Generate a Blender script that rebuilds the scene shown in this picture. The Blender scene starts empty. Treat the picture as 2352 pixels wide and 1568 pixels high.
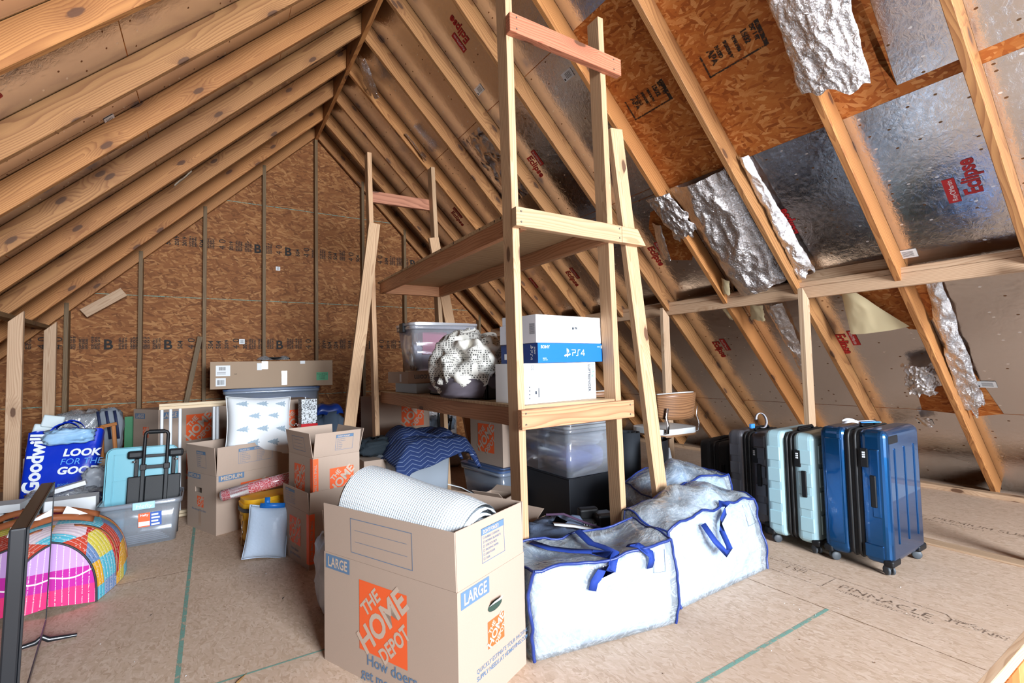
import bpy, bmesh, math, random
from mathutils import Vector, Matrix, Euler, noise
C = bpy.context.scene.collection
PI = math.pi
random.seed(7)
# ---------------------------------------------------------------- camera, world, lights, exposure
sc = bpy.context.scene
H = 1.14                                     # eye height above the attic floor (metres)
yaw, pitch, roll = (math.radians(a) for a in (32.12, 2.762, -1.3115))
f_ = Vector((math.sin(yaw) * math.cos(pitch), math.cos(yaw) * math.cos(pitch), math.sin(pitch)))
r_ = Vector((math.cos(yaw), -math.sin(yaw), 0)); u_ = r_.cross(f_)
R_ = math.cos(roll) * r_ + math.sin(roll) * u_; U_ = -math.sin(roll) * r_ + math.cos(roll) * u_
cam = bpy.data.objects.new('camera', bpy.data.cameras.new('camera')); C.objects.link(cam)
cam.matrix_world = Matrix(((R_.x, U_.x, -f_.x, 0), (R_.y, U_.y, -f_.y, 0), (R_.z, U_.z, -f_.z, H), (0, 0, 0, 1)))
cam.data.sensor_width = 36; cam.data.lens = 1105.6 / 2352 * 36; cam.data.clip_start = 0.05
sc.camera = cam
w = bpy.data.worlds.new('world'); sc.world = w; w.use_nodes = True
bg = w.node_tree.nodes['Background']; bg.inputs[0].default_value = (0.78, 0.88, 1.0, 1); bg.inputs[1].default_value = 1.0
def area(name, loc, rot, sx, sy, power, col, spread=PI):
    l = bpy.data.lights.new(name, 'AREA'); l.shape = 'RECTANGLE'; l.size = sx; l.size_y = sy; l.energy = power; l.color = col; l.spread = spread
    o = bpy.data.objects.new(name, l); C.objects.link(o); o.location = loc; o.rotation_euler = rot; return o
# daylight: the window in the near gable behind the camera, and the stairwell opening
area('window_daylight', (1.30, -4.9, 2.0), (math.radians(64), 0, 0), 2.4, 2.2, 1050, (0.84, 0.92, 1.0))
area('stairwell_daylight', (1.2, -0.9, -0.6), (math.radians(180 - 22), 0, 0), 4.4, 2.4, 14, (0.90, 0.95, 1.0))
sc.view_settings.view_transform = 'Standard'; sc.view_settings.look = 'None'; sc.view_settings.gamma = 1
sc.view_settings.use_curve_mapping = False; sc.view_settings.exposure = 0.5
sc.cycles.max_bounces = 8; sc.cycles.diffuse_bounces = 5; sc.cycles.transparent_max_bounces = 24; sc.cycles.glossy_bounces = 4
sc.cycles.transmission_bounces = 6; sc.cycles.caustics_reflective = False; sc.cycles.caustics_refractive = False

# ---------------------------------------------------------------- object helpers
def prop(o, label=None, cat=None, group=None, kind=None):
    if label: o['label'] = label
    if cat: o['category'] = cat
    if group: o['group'] = group
    if kind: o['kind'] = kind
    return o
def thing(name, label, cat, loc=(0, 0, 0), rz=0, group=None, rot=None):
    o = bpy.data.objects.new(name, None); C.objects.link(o); o.empty_display_size = 0.1
    o.location = loc; o.rotation_euler = rot if rot else (0, 0, rz)
    return prop(o, label, cat, group)
def new(name, me, m=None, parent=None, loc=None, rot=None, mw=None):
    o = bpy.data.objects.new(name, me); C.objects.link(o)
    if m is not None:
        for k in (m if isinstance(m, (list, tuple)) else [m]): me.materials.append(k)
    if parent is not None: o.parent = parent
    if mw is not None: o.matrix_local = mw
    if loc is not None: o.location = loc
    if rot is not None: o.rotation_euler = rot
    return o
def world_child(o, parent):
    """keep o (built in world coordinates) where it is under a moved parent (translation / z-rotation only)"""
    pm = Matrix.Translation(parent.location) @ parent.rotation_euler.to_matrix().to_4x4()
    o.parent = parent; o.matrix_parent_inverse = pm.inverted(); return o
class MB:
    def __init__(s): s.v = []; s.f = []; s.mi = []; s.sm = []
    def add(s, vs, fs, mi=0, smooth=False, M=None):
        n = len(s.v)
        s.v += [tuple(M @ Vector(p)) if M else tuple(p) for p in vs]
        for f in fs: s.f.append(tuple(n + i for i in f)); s.mi.append(mi); s.sm.append(smooth)
        return s
    def box(s, x0, x1, y0, y1, z0, z1, mi=0, M=None):
        vs = [(x, y, z) for z in (z0, z1) for y in (y0, y1) for x in (x0, x1)]
        return s.add(vs, [(0, 2, 3, 1), (4, 5, 7, 6), (0, 1, 5, 4), (2, 6, 7, 3), (0, 4, 6, 2), (1, 3, 7, 5)], mi, False, M)
    def prism(s, poly, z0, z1, mi=0, M=None, smooth=False, cap=True):
        n = len(poly); vs = [(p[0], p[1], z0) for p in poly] + [(p[0], p[1], z1) for p in poly]
        s.add(vs, [(i, (i + 1) % n, n + (i + 1) % n, n + i) for i in range(n)], mi, smooth, M)
        if cap: s.add(vs, [tuple(reversed(range(n))), tuple(range(n, 2 * n))], mi, False, M)
        return s
    def tube(s, pts, r, n=10, mi=0, M=None, smooth=True, closed=False, flat=None, caps=True):
        pts = [Vector(p) for p in pts]; m = len(pts); rs = r if isinstance(r, (list, tuple)) else [r] * m
        up = Vector((0, 0, 1)); vs = []; prev = None
        for i, p in enumerate(pts):
            a = pts[(i - 1) % m] if (closed or i > 0) else p; b = pts[(i + 1) % m] if (closed or i < m - 1) else p
            t = (b - a)
            if t.length < 1e-9: t = Vector((0, 0, 1))
            t.normalize()
            if prev is None:
                x = t.cross(up)
                if x.length < 1e-3: x = t.cross(Vector((0, 1, 0)))
            else: x = prev - t * prev.dot(t)
            x.normalize(); prev = x; y = x.cross(t)
            for k in range(n):
                an = 2 * PI * k / n; fy = flat if flat else 1
                vs.append(p + x * math.cos(an) * rs[i] + y * math.sin(an) * rs[i] * fy)
        fs = [(i * n + k, i * n + (k + 1) % n, ((i + 1) % m) * n + (k + 1) % n, ((i + 1) % m) * n + k) for i in range(m if closed else m - 1) for k in range(n)]
        s.add(vs, fs, mi, smooth, M)
        if not closed and caps: s.add(vs, [tuple(range(n)), tuple(range((m - 1) * n, m * n))], mi, False, M)
        return s
    def lathe(s, prof, n=24, mi=0, M=None, smooth=True):
        m = len(prof); vs = [(r * math.cos(2 * PI * k / n), r * math.sin(2 * PI * k / n), z) for r, z in prof for k in range(n)]
        return s.add(vs, [(i * n + k, i * n + (k + 1) % n, (i + 1) * n + (k + 1) % n, (i + 1) * n + k) for i in range(m - 1) for k in range(n)], mi, smooth, M)
    def grid(s, fn, nu, nv, mi=0, smooth=True, M=None, closed_u=False):
        vs = [fn(i / (nu if closed_u else nu - 1), j / (nv - 1)) for j in range(nv) for i in range(nu)]
        fs = [(j * nu + i, j * nu + (i + 1) % nu, (j + 1) * nu + (i + 1) % nu, (j + 1) * nu + i) for j in range(nv - 1) for i in range(nu if closed_u else nu - 1)]
        return s.add(vs, fs, mi, smooth, M)
    def ribbon(s, pts, width, side=(0, 0, 1), th=0.002, mi=0, M=None):
        """flat strap along pts; side = direction of its width (vector or list)"""
        pts = [Vector(p) for p in pts]; vs = []; m = len(pts)
        for i, p in enumerate(pts):
            t = (pts[min(i + 1, m - 1)] - pts[max(i - 1, 0)]).normalized()
            sd = Vector(side[i] if isinstance(side, list) else side); sd = (sd - t * sd.dot(t))
            sd = sd.normalized() if sd.length > 1e-6 else t.orthogonal().normalized()
            nn = t.cross(sd)
            for a, b in ((-1, -1), (1, -1), (1, 1), (-1, 1)): vs.append(p + sd * a * width / 2 + nn * b * th / 2)
        fs = [(i * 4 + k, i * 4 + (k + 1) % 4, i * 4 + 4 + (k + 1) % 4, i * 4 + 4 + k) for i in range(m - 1) for k in range(4)] + [(0, 1, 2, 3), ((m - 1) * 4 + 3, (m - 1) * 4 + 2, (m - 1) * 4 + 1, (m - 1) * 4)]
        return s.add(vs, fs, mi, True, M)
    def mesh(s, name='m'):
        me = bpy.data.meshes.new(name); me.from_pydata(s.v, [], s.f); me.update()
        me.polygons.foreach_set('material_index', s.mi); me.polygons.foreach_set('use_smooth', s.sm)
        bm = bmesh.new(); bm.from_mesh(me); bmesh.ops.recalc_face_normals(bm, faces=bm.faces); bm.to_mesh(me); bm.free(); return me
    def build(s, name, m=None, parent=None, loc=None, rot=None, mw=None, bevel=0, seg=2, subd=0, solid=0, weld=False, off=0):
        me = s.mesh(name)
        if weld:
            bm = bmesh.new(); bm.from_mesh(me); bmesh.ops.remove_doubles(bm, verts=bm.verts, dist=1e-5); bmesh.ops.recalc_face_normals(bm, faces=bm.faces); bm.to_mesh(me); bm.free()
        o = new(name, me, m, parent, loc, rot, mw)
        if solid: d = o.modifiers.new('s', 'SOLIDIFY'); d.thickness = solid; d.offset = off
        if bevel: d = o.modifiers.new('b', 'BEVEL'); d.width = bevel; d.segments = seg; d.limit_method = 'ANGLE'; d.angle_limit = math.radians(35); d.harden_normals = False
        if subd: d = o.modifiers.new('u', 'SUBSURF'); d.levels = subd; d.render_levels = subd
        return o
def frame_M(o, x, y):
    """matrix: local x along x, y along y, z = x cross y, origin o"""
    x = Vector(x).normalized(); z = x.cross(Vector(y)).normalized(); y = z.cross(x); o = Vector(o)
    return Matrix(((x.x, y.x, z.x, o.x), (x.y, y.y, z.y, o.y), (x.z, y.z, z.z, o.z), (0, 0, 0, 1)))
def text(s, size, m, parent, M, name='lettering', align='LEFT', bold=0.0, sx=1.0, depth=0.0, spacing=1.0, shear=0.0):
    cu = bpy.data.curves.new('t', 'FONT'); cu.body = s; cu.size = size; cu.align_x = align; cu.offset = bold; cu.extrude = depth
    cu.space_character = spacing; cu.resolution_u = 3; cu.shear = shear
    o = bpy.data.objects.new('t', cu); C.objects.link(o); dg = bpy.context.evaluated_depsgraph_get(); dg.update()
    me = bpy.data.meshes.new_from_object(o.evaluated_get(dg)); bpy.data.objects.remove(o); bpy.data.curves.remove(cu)
    me.transform(Matrix.Diagonal((sx, 1, 1, 1))); me.materials.clear()
    return new(name, me, m, parent, mw=M)
def text_bm(mb, s, size, M, mi=0, align='LEFT', bold=0.0, sx=1.0, spacing=1.0, shear=0.0, serif=None):
    cu = bpy.data.curves.new('t', 'FONT'); cu.body = s; cu.size = size; cu.align_x = align; cu.offset = bold; cu.space_character = spacing
    cu.resolution_u = 3; cu.shear = shear; cu.space_line = 1.0
    o = bpy.data.objects.new('t', cu); C.objects.link(o); dg = bpy.context.evaluated_depsgraph_get(); dg.update()
    me = bpy.data.meshes.new_from_object(o.evaluated_get(dg)); bpy.data.objects.remove(o); bpy.data.curves.remove(cu)
    S = Matrix.Diagonal((sx, 1, 1, 1))
    mb.add([M @ S @ v.co for v in me.vertices], [tuple(p.vertices) for p in me.polygons], mi); bpy.data.meshes.remove(me)
    return mb
# ---------------------------------------------------------------- materials
MC = {}
class NT:
    def __init__(s, name):
        s.m = bpy.data.materials.new(name); s.m.use_nodes = True; s.t = s.m.node_tree; s.n = s.t.nodes; s.l = s.t.links
        s.b = s.n['Principled BSDF']; s.out = s.n['Material Output']
    def node(s, typ, ins=None, **kw):
        n = s.n.new(typ)
        for k, v in kw.items(): setattr(n, k, v)
        for k, v in (ins or {}).items(): s.set(n.inputs[k], v)
        return n
    def set(s, sock, v):
        if isinstance(v, bpy.types.NodeSocket): s.l.new(v, sock)
        elif isinstance(v, bpy.types.Node): s.l.new(v.outputs[0], sock)
        else:
            if isinstance(v, (tuple, list)) and len(v) == 3 and len(sock.default_value) == 4: v = (*v, 1)
            sock.default_value = v
    def math(s, op, a, b=0.0, c=0.0): n = s.node('ShaderNodeMath', {0: a, 1: b, 2: c}, operation=op); return n.outputs[0]
    def vmath(s, op, a, b=(0, 0, 0)): n = s.node('ShaderNodeVectorMath', {0: a, 1: b}, operation=op); return n.outputs[0]
    def obj(s): return s.node('ShaderNodeTexCoord').outputs['Object']
    def mapping(s, v, sc=(1, 1, 1), rot=(0, 0, 0), loc=(0, 0, 0)): return s.node('ShaderNodeMapping', {'Vector': v, 'Scale': sc, 'Rotation': rot, 'Location': loc}).outputs[0]
    def noise(s, v, scale=5, detail=3, rough=0.5, dist=0.0): return s.node('ShaderNodeTexNoise', {'Vector': v, 'Scale': scale, 'Detail': detail, 'Roughness': rough, 'Distortion': dist})
    def vor(s, v, scale=5, feature='F1', rnd=1.0, **kw): return s.node('ShaderNodeTexVoronoi', {'Vector': v, 'Scale': scale, 'Randomness': rnd}, feature=feature, **kw)
    def ramp(s, fac, stops, interp='LINEAR'):
        n = s.node('ShaderNodeValToRGB', {0: fac}); cr = n.color_ramp; cr.interpolation = interp
        while len(cr.elements) < len(stops): cr.elements.new(0.5)
        for e, (p, c) in zip(cr.elements, stops): e.position = p; e.color = (*c, 1) if len(c) == 3 else c
        return n.outputs[0]
    def mix(s, f, a, b, mode='MIX'):
        n = s.node('ShaderNodeMix', data_type='RGBA', blend_type=mode); s.set(n.inputs[0], f); s.set(n.inputs[6], a); s.set(n.inputs[7], b); return n.outputs[2]
    def bump(s, h, strength=0.3, dist=0.01): return s.node('ShaderNodeBump', {'Height': h, 'Strength': strength, 'Distance': dist}).outputs[0]
    def p(s, **kw):
        names = dict(color='Base Color', rough='Roughness', metal='Metallic', spec='Specular IOR Level', alpha='Alpha', normal='Normal', trans='Transmission Weight', ior='IOR', coat='Coat Weight', coatr='Coat Roughness', sheen='Sheen Weight', sss='Subsurface Weight')
        for k, v in kw.items(): s.set(s.b.inputs[names[k]], v)
        return s.m
def srgb(r, g, b): return tuple(((c / 255) / 12.92 if c / 255 <= 0.04045 else ((c / 255 + 0.055) / 1.055) ** 2.4) for c in (r, g, b))
def plain(name, col, rough=0.5, metal=0.0, spec=0.5, bump=0, bscale=300, coat=0):
    if name in MC: return MC[name]
    n = NT(name); n.p(color=col, rough=rough, metal=metal, spec=spec, coat=coat)
    if bump: n.p(normal=n.bump(n.noise(n.obj(), bscale, 2), bump, 0.002))
    MC[name] = n.m; return n.m
def wood(name, light, dark, knot=(0.10, 0.04, 0.02), rough=0.62, rings=95, knots=0.82, vary=0.16, axis='X'):
    """sawn softwood; grain runs along local X"""
    if name in MC: return MC[name]
    n = NT(name); co = n.obj()
    oi = n.node('ShaderNodeObjectInfo'); rnd = oi.outputs['Random']
    off = n.node('ShaderNodeCombineXYZ', {0: n.math('MULTIPLY', rnd, 37.0), 1: n.math('MULTIPLY', rnd, 11.0), 2: n.math('MULTIPLY', rnd, 23.0)}).outputs[0]
    co2 = n.vmath('ADD', co, off)
    big = n.noise(n.mapping(co2, (0.9, 5, 5)), 1.0, 2, 0.5)
    # knots: sparse stretched cells
    sq = n.node('ShaderNodeSeparateXYZ', {0: co2}); kv = n.node('ShaderNodeCombineXYZ', {0: n.math('MULTIPLY', sq.outputs[0], 3.2), 1: n.math('MULTIPLY', n.math('ADD', sq.outputs[1], sq.outputs[2]), 8.0), 2: 0.0}).outputs[0]; kn = n.vor(kv, 1.0, voronoi_dimensions='2D'); kc = n.node('ShaderNodeSeparateColor', {0: kn.outputs['Color']}).outputs[0]
    has = n.math('GREATER_THAN', kc, knots)
    kd = n.math('ADD', kn.outputs['Distance'], n.math('MULTIPLY', n.noise(co2, 40, 2).outputs[0], 0.06))
    kmask = n.math('MULTIPLY', has, n.node('ShaderNodeMapRange', {'Value': kd, 'From Min': 0.135, 'From Max': 0.175, 'To Min': 1.0, 'To Max': 0.0}).outputs[0])
    khalo = n.math('MULTIPLY', has, n.node('ShaderNodeMapRange', {'Value': kd, 'From Min': 0.12, 'From Max': 0.5, 'To Min': 1.0, 'To Max': 0.0}).outputs[0])
    sp = n.node('ShaderNodeSeparateXYZ', {0: co})
    cy = n.math('ADD', sp.outputs[1], n.math('MULTIPLY_ADD', rnd, 0.16, -0.08)); cz = n.math('ADD', sp.outputs[2], n.math('MULTIPLY_ADD', rnd, -0.12, 0.10))
    rad = n.math('SQRT', n.math('ADD', n.math('MULTIPLY', cy, cy), n.math('MULTIPLY', cz, cz)))
    rad = n.math('ADD', rad, n.math('MULTIPLY', big.outputs[0], 0.13)); rad = n.math('ADD', rad, n.math('MULTIPLY', khalo, 0.03))
    rad = n.math('ADD', rad, n.math('MULTIPLY', n.noise(n.mapping(co2, (3, 40, 40)), 1.0, 2).outputs[0], 0.004))
    ring = n.math('FRACT', n.math('MULTIPLY', rad, rings))
    late = n.node('ShaderNodeMapRange', {'Value': ring, 'From Min': 0.35, 'From Max': 0.93, 'To Min': 0.0, 'To Max': 1.0}).outputs[0]
    late = n.math('MULTIPLY', late, n.node('ShaderNodeMapRange', {'Value': ring, 'From Min': 0.93, 'From Max': 1.0, 'To Min': 1.0, 'To Max': 0.0}).outputs[0])
    fib = n.noise(n.mapping(co2, (6, 260, 260)), 1.0, 2, 0.6).outputs[0]
    tone = n.noise(n.mapping(co2, (0.7, 3, 3)), 1.0, 2).outputs[0]
    c = n.mix(n.math('MULTIPLY', late, 0.75), light, dark)
    c = n.mix(n.node('ShaderNodeMapRange', {'Value': fib, 'From Min': 0.35, 'From Max': 0.75, 'To Min': 0.0, 'To Max': 0.22}).outputs[0], c, dark)
    c = n.mix(n.node('ShaderNodeMapRange', {'Value': tone, 'From Min': 0.45, 'From Max': 0.7, 'To Min': 0.0, 'To Max': 0.35}).outputs[0], c, dark)
    c = n.mix(n.math('MULTIPLY', khalo, 0.45), c, tuple(x * 0.75 for x in dark))
    c = n.mix(n.math('MULTIPLY', kmask, 0.92), c, knot)
    v = n.math('ADD', 1.0 - vary / 2, n.math('MULTIPLY', rnd, vary))
    c = n.node('ShaderNodeHueSaturation', {'Color': c, 'Value': v, 'Saturation': n.math('MULTIPLY_ADD', rnd, 0.06, 0.94), 'Hue': n.math('MULTIPLY_ADD', rnd, -0.005, 0.506)}).outputs[0]
    n.p(color=c, rough=rough, spec=0.35, normal=n.bump(n.math('ADD', fib, n.math('MULTIPLY', late, 0.5)), 0.12, 0.002))
    MC[name] = n.m; return n.m
def osb(name, cols, scale=22, stretch=4.5, ang=(0, 0.5, -0.6, 1.3), rough=0.7, bump=0.25, var=0.0, axis=0, satin=0.0):
    """strand board: overlapping flakes in local XY"""
    if name in MC: return MC[name]
    n = NT(name); co = n.obj(); wob = n.noise(co, 9, 2); co = n.vmath('ADD', co, n.vmath('SCALE', n.vmath('SUBTRACT', wob.outputs['Color'], (0.5, 0.5, 0.5))))
    co.node.inputs[1].default_value = (0, 0, 0); sn = [x for x in n.n if x.type == 'VECT_MATH' and x.operation == 'SCALE'][-1]; sn.inputs[3].default_value = 0.035
    n.l.new(sn.outputs[0], co.node.inputs[1])
    layers = []
    for i, a in enumerate(ang):
        v = n.mapping(co, (1, 1, 1), (0, 0, a)); v = n.mapping(v, (scale / stretch * (1 + 0.25 * i), scale * (1 - 0.12 * i), 1), loc=(3.7 * i, 1.9 * i, 0))
        vo = n.vor(v, 1.0, voronoi_dimensions='2D'); s = n.node('ShaderNodeSeparateColor', {0: vo.outputs['Color']}); layers.append((s.outputs[0], s.outputs[1], vo.outputs['Distance']))
    val, pr, dist = layers[0]
    for (v2, p2, d2) in layers[1:]:
        g = n.math('GREATER_THAN', p2, pr)
        val = n.math('ADD', n.math('MULTIPLY', val, n.math('SUBTRACT', 1.0, g)), n.math('MULTIPLY', v2, g))
        pr = n.math('MAXIMUM', pr, p2)
    grain = n.noise(n.mapping(co, (30, 220, 30)), 1.0, 3, 0.6).outputs[0]
    val2 = n.math('ADD', n.math('MULTIPLY', val, 0.8), n.math('MULTIPLY', grain, 0.3))
    k = len(cols); c = n.ramp(val2, [(0.08 + 0.9 * i / (k - 1), cc) for i, cc in enumerate(cols)])
    blot = n.noise(co, 1.3, 3).outputs[0]
    if var: c = n.mix(n.node('ShaderNodeMapRange', {'Value': blot, 'From Min': 0.4, 'From Max': 0.72, 'To Min': 0.0, 'To Max': var}).outputs[0], c, cols[0])
    n.p(color=c, rough=rough, spec=0.3 + satin, normal=n.bump(val2, bump, 0.004))
    MC[name] = n.m; return n.m
def foil(name, wr=0.30, rough=0.13, col=(0.74, 0.72, 0.72), wscale=9, fine=160, holes=True):
    if name in MC: return MC[name]
    n = NT(name); co = n.obj()
    fi = n.noise(n.mapping(co, (1, 1, 1)), fine, 3, 0.6).outputs[0]; st = n.noise(co, wscale * 3.2, 4, 0.65, 1.2).outputs[0]; wv = n.noise(co, wscale * 0.4, 2).outputs[0]
    h = n.math('ADD', n.math('MULTIPLY', fi, 0.10), n.math('MULTIPLY', st, 0.8)); h = n.math('ADD', h, n.math('MULTIPLY', wv, 2.2))
    c = col; r = rough
    if holes:
        vo = n.vor(n.mapping(co, (1.0, 1.6, 1)), 9.0, voronoi_dimensions='2D'); cr = n.node('ShaderNodeSeparateColor', {0: vo.outputs['Color']}).outputs[0]
        m1 = n.math('MULTIPLY', n.math('GREATER_THAN', cr, 0.64), n.math('LESS_THAN', vo.outputs['Distance'], 0.075))
        h = n.math('ADD', h, n.math('MULTIPLY', m1, 1.6))
        c = n.mix(m1, col, n.ramp(n.node('ShaderNodeSeparateColor', {0: vo.outputs['Color']}).outputs[1], [(0.5, (0.22, 0.12, 0.06)), (0.52, (1, 1, 1))], 'CONSTANT'))
        r = n.math('ADD', rough, n.math('MULTIPLY', m1, 0.25))
    dull = n.noise(co, 3.0, 4, 0.6).outputs[0]
    r2 = n.math('ADD', r, n.node('ShaderNodeMapRange', {'Value': dull, 'From Min': 0.4, 'From Max': 0.7, 'To Min': 0.0, 'To Max': 0.10}).outputs[0])
    n.p(color=c, rough=r2, metal=1.0, normal=n.bump(h, wr, 0.006)); MC[name] = n.m; return n.m
def clear_plastic(name, tint=(0.9, 0.94, 1.0), alpha=0.35, haze=0.5, rough=0.25, wr=0.0, wscale=14, crackle=False):
    """translucent sheet: part see-through, part milky, with a gloss"""
    if name in MC: return MC[name]
    n = NT(name); co = n.obj(); nrm = None; fac = alpha
    if wr or crackle:
        a = n.noise(co, wscale, 4, 0.62, 1.6).outputs[0]; b = n.noise(co, wscale * 0.3, 2, 0.5, 0.5).outputs[0]
        h = n.math('ADD', a, n.math('MULTIPLY', b, 2.0)); nrm = n.bump(h, wr, 0.02)
        if crackle:
            ln = n.math('ABSOLUTE', n.math('SUBTRACT', n.noise(co, wscale * 1.4, 5, 0.7, 2.0).outputs[0], 0.5))
            ck = n.node('ShaderNodeMapRange', {'Value': ln, 'From Min': 0.0, 'From Max': 0.05, 'To Min': 0.30, 'To Max': 0.0}).outputs[0]
            fac = n.math('ADD', alpha, n.math('ADD', ck, n.node('ShaderNodeMapRange', {'Value': b, 'From Min': 0.4, 'From Max': 0.62, 'To Min': 0.0, 'To Max': 0.28}).outputs[0]))
    tr = n.node('ShaderNodeBsdfTransparent', {0: (*tint, 1) if len(tint) == 3 else tint})
    df = n.node('ShaderNodeBsdfDiffuse', {'Color': (*[t * 0.86 for t in tint], 1)}); tl = n.node('ShaderNodeBsdfTranslucent', {'Color': (*[t * 0.8 for t in tint], 1)})
    gl = n.node('ShaderNodeBsdfGlossy', {'Color': (1, 1, 1, 1), 'Roughness': rough})
    if nrm is not None:
        for k in (df, gl): n.l.new(nrm, k.inputs['Normal'])
    dt = n.node('ShaderNodeMixShader', {0: 0.35, 1: df.outputs[0], 2: tl.outputs[0]})
    m1 = n.node('ShaderNodeMixShader', {0: fac, 1: tr.outputs[0], 2: dt.outputs[0]})
    fr = n.node('ShaderNodeLayerWeight', {'Blend': 0.35})
    if nrm is not None: n.l.new(nrm, fr.inputs['Normal'])
    g = n.math('MULTIPLY_ADD', fr.outputs['Fresnel'], 0.55, 0.06)
    m2 = n.node('ShaderNodeMixShader', {0: g, 1: m1.outputs[0], 2: gl.outputs[0]})
    n.l.new(m2.outputs[0], n.out.inputs[0]); MC[name] = n.m; return n.m
def card(name, col, fine=0.05):
    if name in MC: return MC[name]
    n = NT(name); co = n.obj(); a = n.noise(co, 260, 2).outputs[0]; b = n.noise(co, 5, 3).outputs[0]
    c = n.mix(n.math('MULTIPLY', a, 0.35), col, tuple(x * 0.72 for x in col)); c = n.mix(n.math('MULTIPLY', b, 0.22), c, tuple(x * 1.12 for x in col))
    corr = n.node('ShaderNodeTexWave', {'Vector': co, 'Scale': 40.0, 'Distortion': 0.0}, wave_type='BANDS', bands_direction='X').outputs['Fac']
    n.p(color=c, rough=0.75, spec=0.2, normal=n.bump(n.math('ADD', a, n.math('MULTIPLY', corr, 0.3)), 0.08, 0.002)); MC[name] = n.m; return n.m
def fabric(name, col, scale=500, rough=0.85, bump=0.3, col2=None, blotch=0.3):
    if name in MC: return MC[name]
    n = NT(name); co = n.obj(); a = n.noise(co, scale, 2).outputs[0]; b = n.noise(co, 6, 3).outputs[0]
    c = n.mix(n.math('MULTIPLY', b, blotch), col, col2 or tuple(x * 0.6 for x in col))
    n.p(color=c, rough=rough, spec=0.2, normal=n.bump(n.math('ADD', a, n.math('MULTIPLY', b, 2.0)), bump, 0.004)); MC[name] = n.m; return n.m

W_RAFT = wood('rafter_pine', srgb(182, 124, 72), srgb(132, 76, 40), knots=0.72, vary=0.22)
W_SHELF = wood('shelf_pine', srgb(206, 166, 128), srgb(168, 122, 88), knots=0.93)
W_FIR = wood('shelf_fir', srgb(200, 142, 102), srgb(152, 92, 60), knots=0.93)
W_RED = wood('red_fir', srgb(192, 122, 92), srgb(142, 78, 56), knots=0.9)
W_STUD = wood('whitewood_stud', srgb(202, 168, 138), srgb(170, 130, 98), knots=0.72)
W_GSTUD = wood('treated_stud', srgb(128, 100, 70), srgb(94, 72, 48), knots=0.93)
W_PLY = wood('plywood', srgb(200, 164, 124), srgb(168, 128, 92), rings=30, knots=0.97)
OSB_WALL = osb('strand_board_wall', [srgb(104, 60, 30), srgb(136, 84, 46), srgb(150, 96, 54), srgb(182, 130, 82)], scale=70, stretch=8, var=0.3, ang=(0, 0.35, -0.4, 1.0))
OSB_ROOF = osb('strand_board_roof', [srgb(132, 66, 24), srgb(172, 96, 40), srgb(184, 110, 50), srgb(212, 148, 88)], scale=72, stretch=7, var=0.25, ang=(0.1, 0.5, -0.5, 1.2))
FLOOR_M = osb('subfloor_board', [srgb(186, 156, 132), srgb(206, 178, 154), srgb(211, 183, 161), srgb(221, 196, 175)], scale=130, stretch=5, rough=0.6, bump=0.08, var=0.3, satin=0.0, ang=(1.57, 1.2, 1.9, 0.6))
FOIL = foil('radiant_foil'); FOIL_L = foil('radiant_foil_wrinkled', wr=1.2, rough=0.15, wscale=22, holes=False)
RED_INK = plain('red_ink', srgb(178, 34, 38), 0.5); INK = plain('black_ink', srgb(48, 36, 28), 0.7); GREEN_PAINT = plain('green_edge_paint', srgb(120, 172, 152), 0.7)
PAPER = plain('paper_white', srgb(232, 234, 236), 0.6)
# ---------------------------------------------------------------- the setting
D = 6.77                      # far gable wall
CR, CL = 5.63, 3.26           # roof sheathing planes: right  x+z=CR, left  z-x=CL
XR = (CR - CL) / 2; ZR = CL + XR            # ridge line
Y0 = -5.0                     # near gable wall
def board(name, p0, p1, wd, th, up=(0, 0, 1), m=None, parent=None, bevel=0.002, c0=0.0, c1=0.0, world=True):
    """sawn board from p0 to p1, width wd along 'up', thickness th; c0/c1 skew the ends along the grain by wd*c"""
    p0, p1 = Vector(p0), Vector(p1); L = (p1 - p0).length; x = (p1 - p0).normalized(); upv = Vector(up); y = (upv - x * upv.dot(x)).normalized()
    M = frame_M((p0 + p1) / 2, x, y); a = L / 2; b = wd / 2; t = th / 2; mb = MB()
    vs = [(sx * a + (c1 if sx > 0 else c0) * sy * wd / 2, sy * b, sz * t) for sz in (-1, 1) for sy in (-1, 1) for sx in (-1, 1)]
    mb.add(vs, [(0, 2, 3, 1), (4, 5, 7, 6), (0, 1, 5, 4), (2, 6, 7, 3), (0, 4, 6, 2), (1, 3, 7, 5)])
    o = mb.build(name, m, None, mw=M, bevel=bevel, seg=1)
    if parent is not None: world_child(o, parent)
    return o
ORD = ['first', 'second', 'third', 'fourth', 'fifth', 'sixth', 'seventh', 'eighth', 'ninth', 'tenth', 'eleventh', 'twelfth', 'thirteenth', 'fourteenth', 'fifteenth', 'sixteenth']

# floor with board joints and printed marks
EY = 0.62
fl = MB().box(-3.3, 6.0, EY, D + 0.12, -0.022, 0).build('floor', FLOOR_M); prop(fl, kind='structure')
def strip(name, pts, wd, m, parent, z=0.0008):
    mb = MB()
    for (a, b) in zip(pts, pts[1:]):
        a, b = Vector((*a, 0)), Vector((*b, 0)); n_ = Vector((-(b - a).y, (b - a).x, 0)).normalized() * wd / 2
        mb.add([a - n_, b - n_, b + n_, a + n_], [(0, 1, 2, 3)])
    o = mb.build(name, m, None); o.location.z = z; o.parent = parent; return o
def patchy(name, col, thr=0.5, sc=18, alpha=0.9):
    n = NT(name); nz = n.noise(n.obj(), sc, 4, 0.7).outputs[0]
    a = n.node('ShaderNodeMapRange', {'Value': nz, 'From Min': thr - 0.07, 'From Max': thr + 0.07, 'To Min': 0.0, 'To Max': alpha}).outputs[0]
    n.p(color=col, rough=0.7, alpha=a); return n.m
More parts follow.
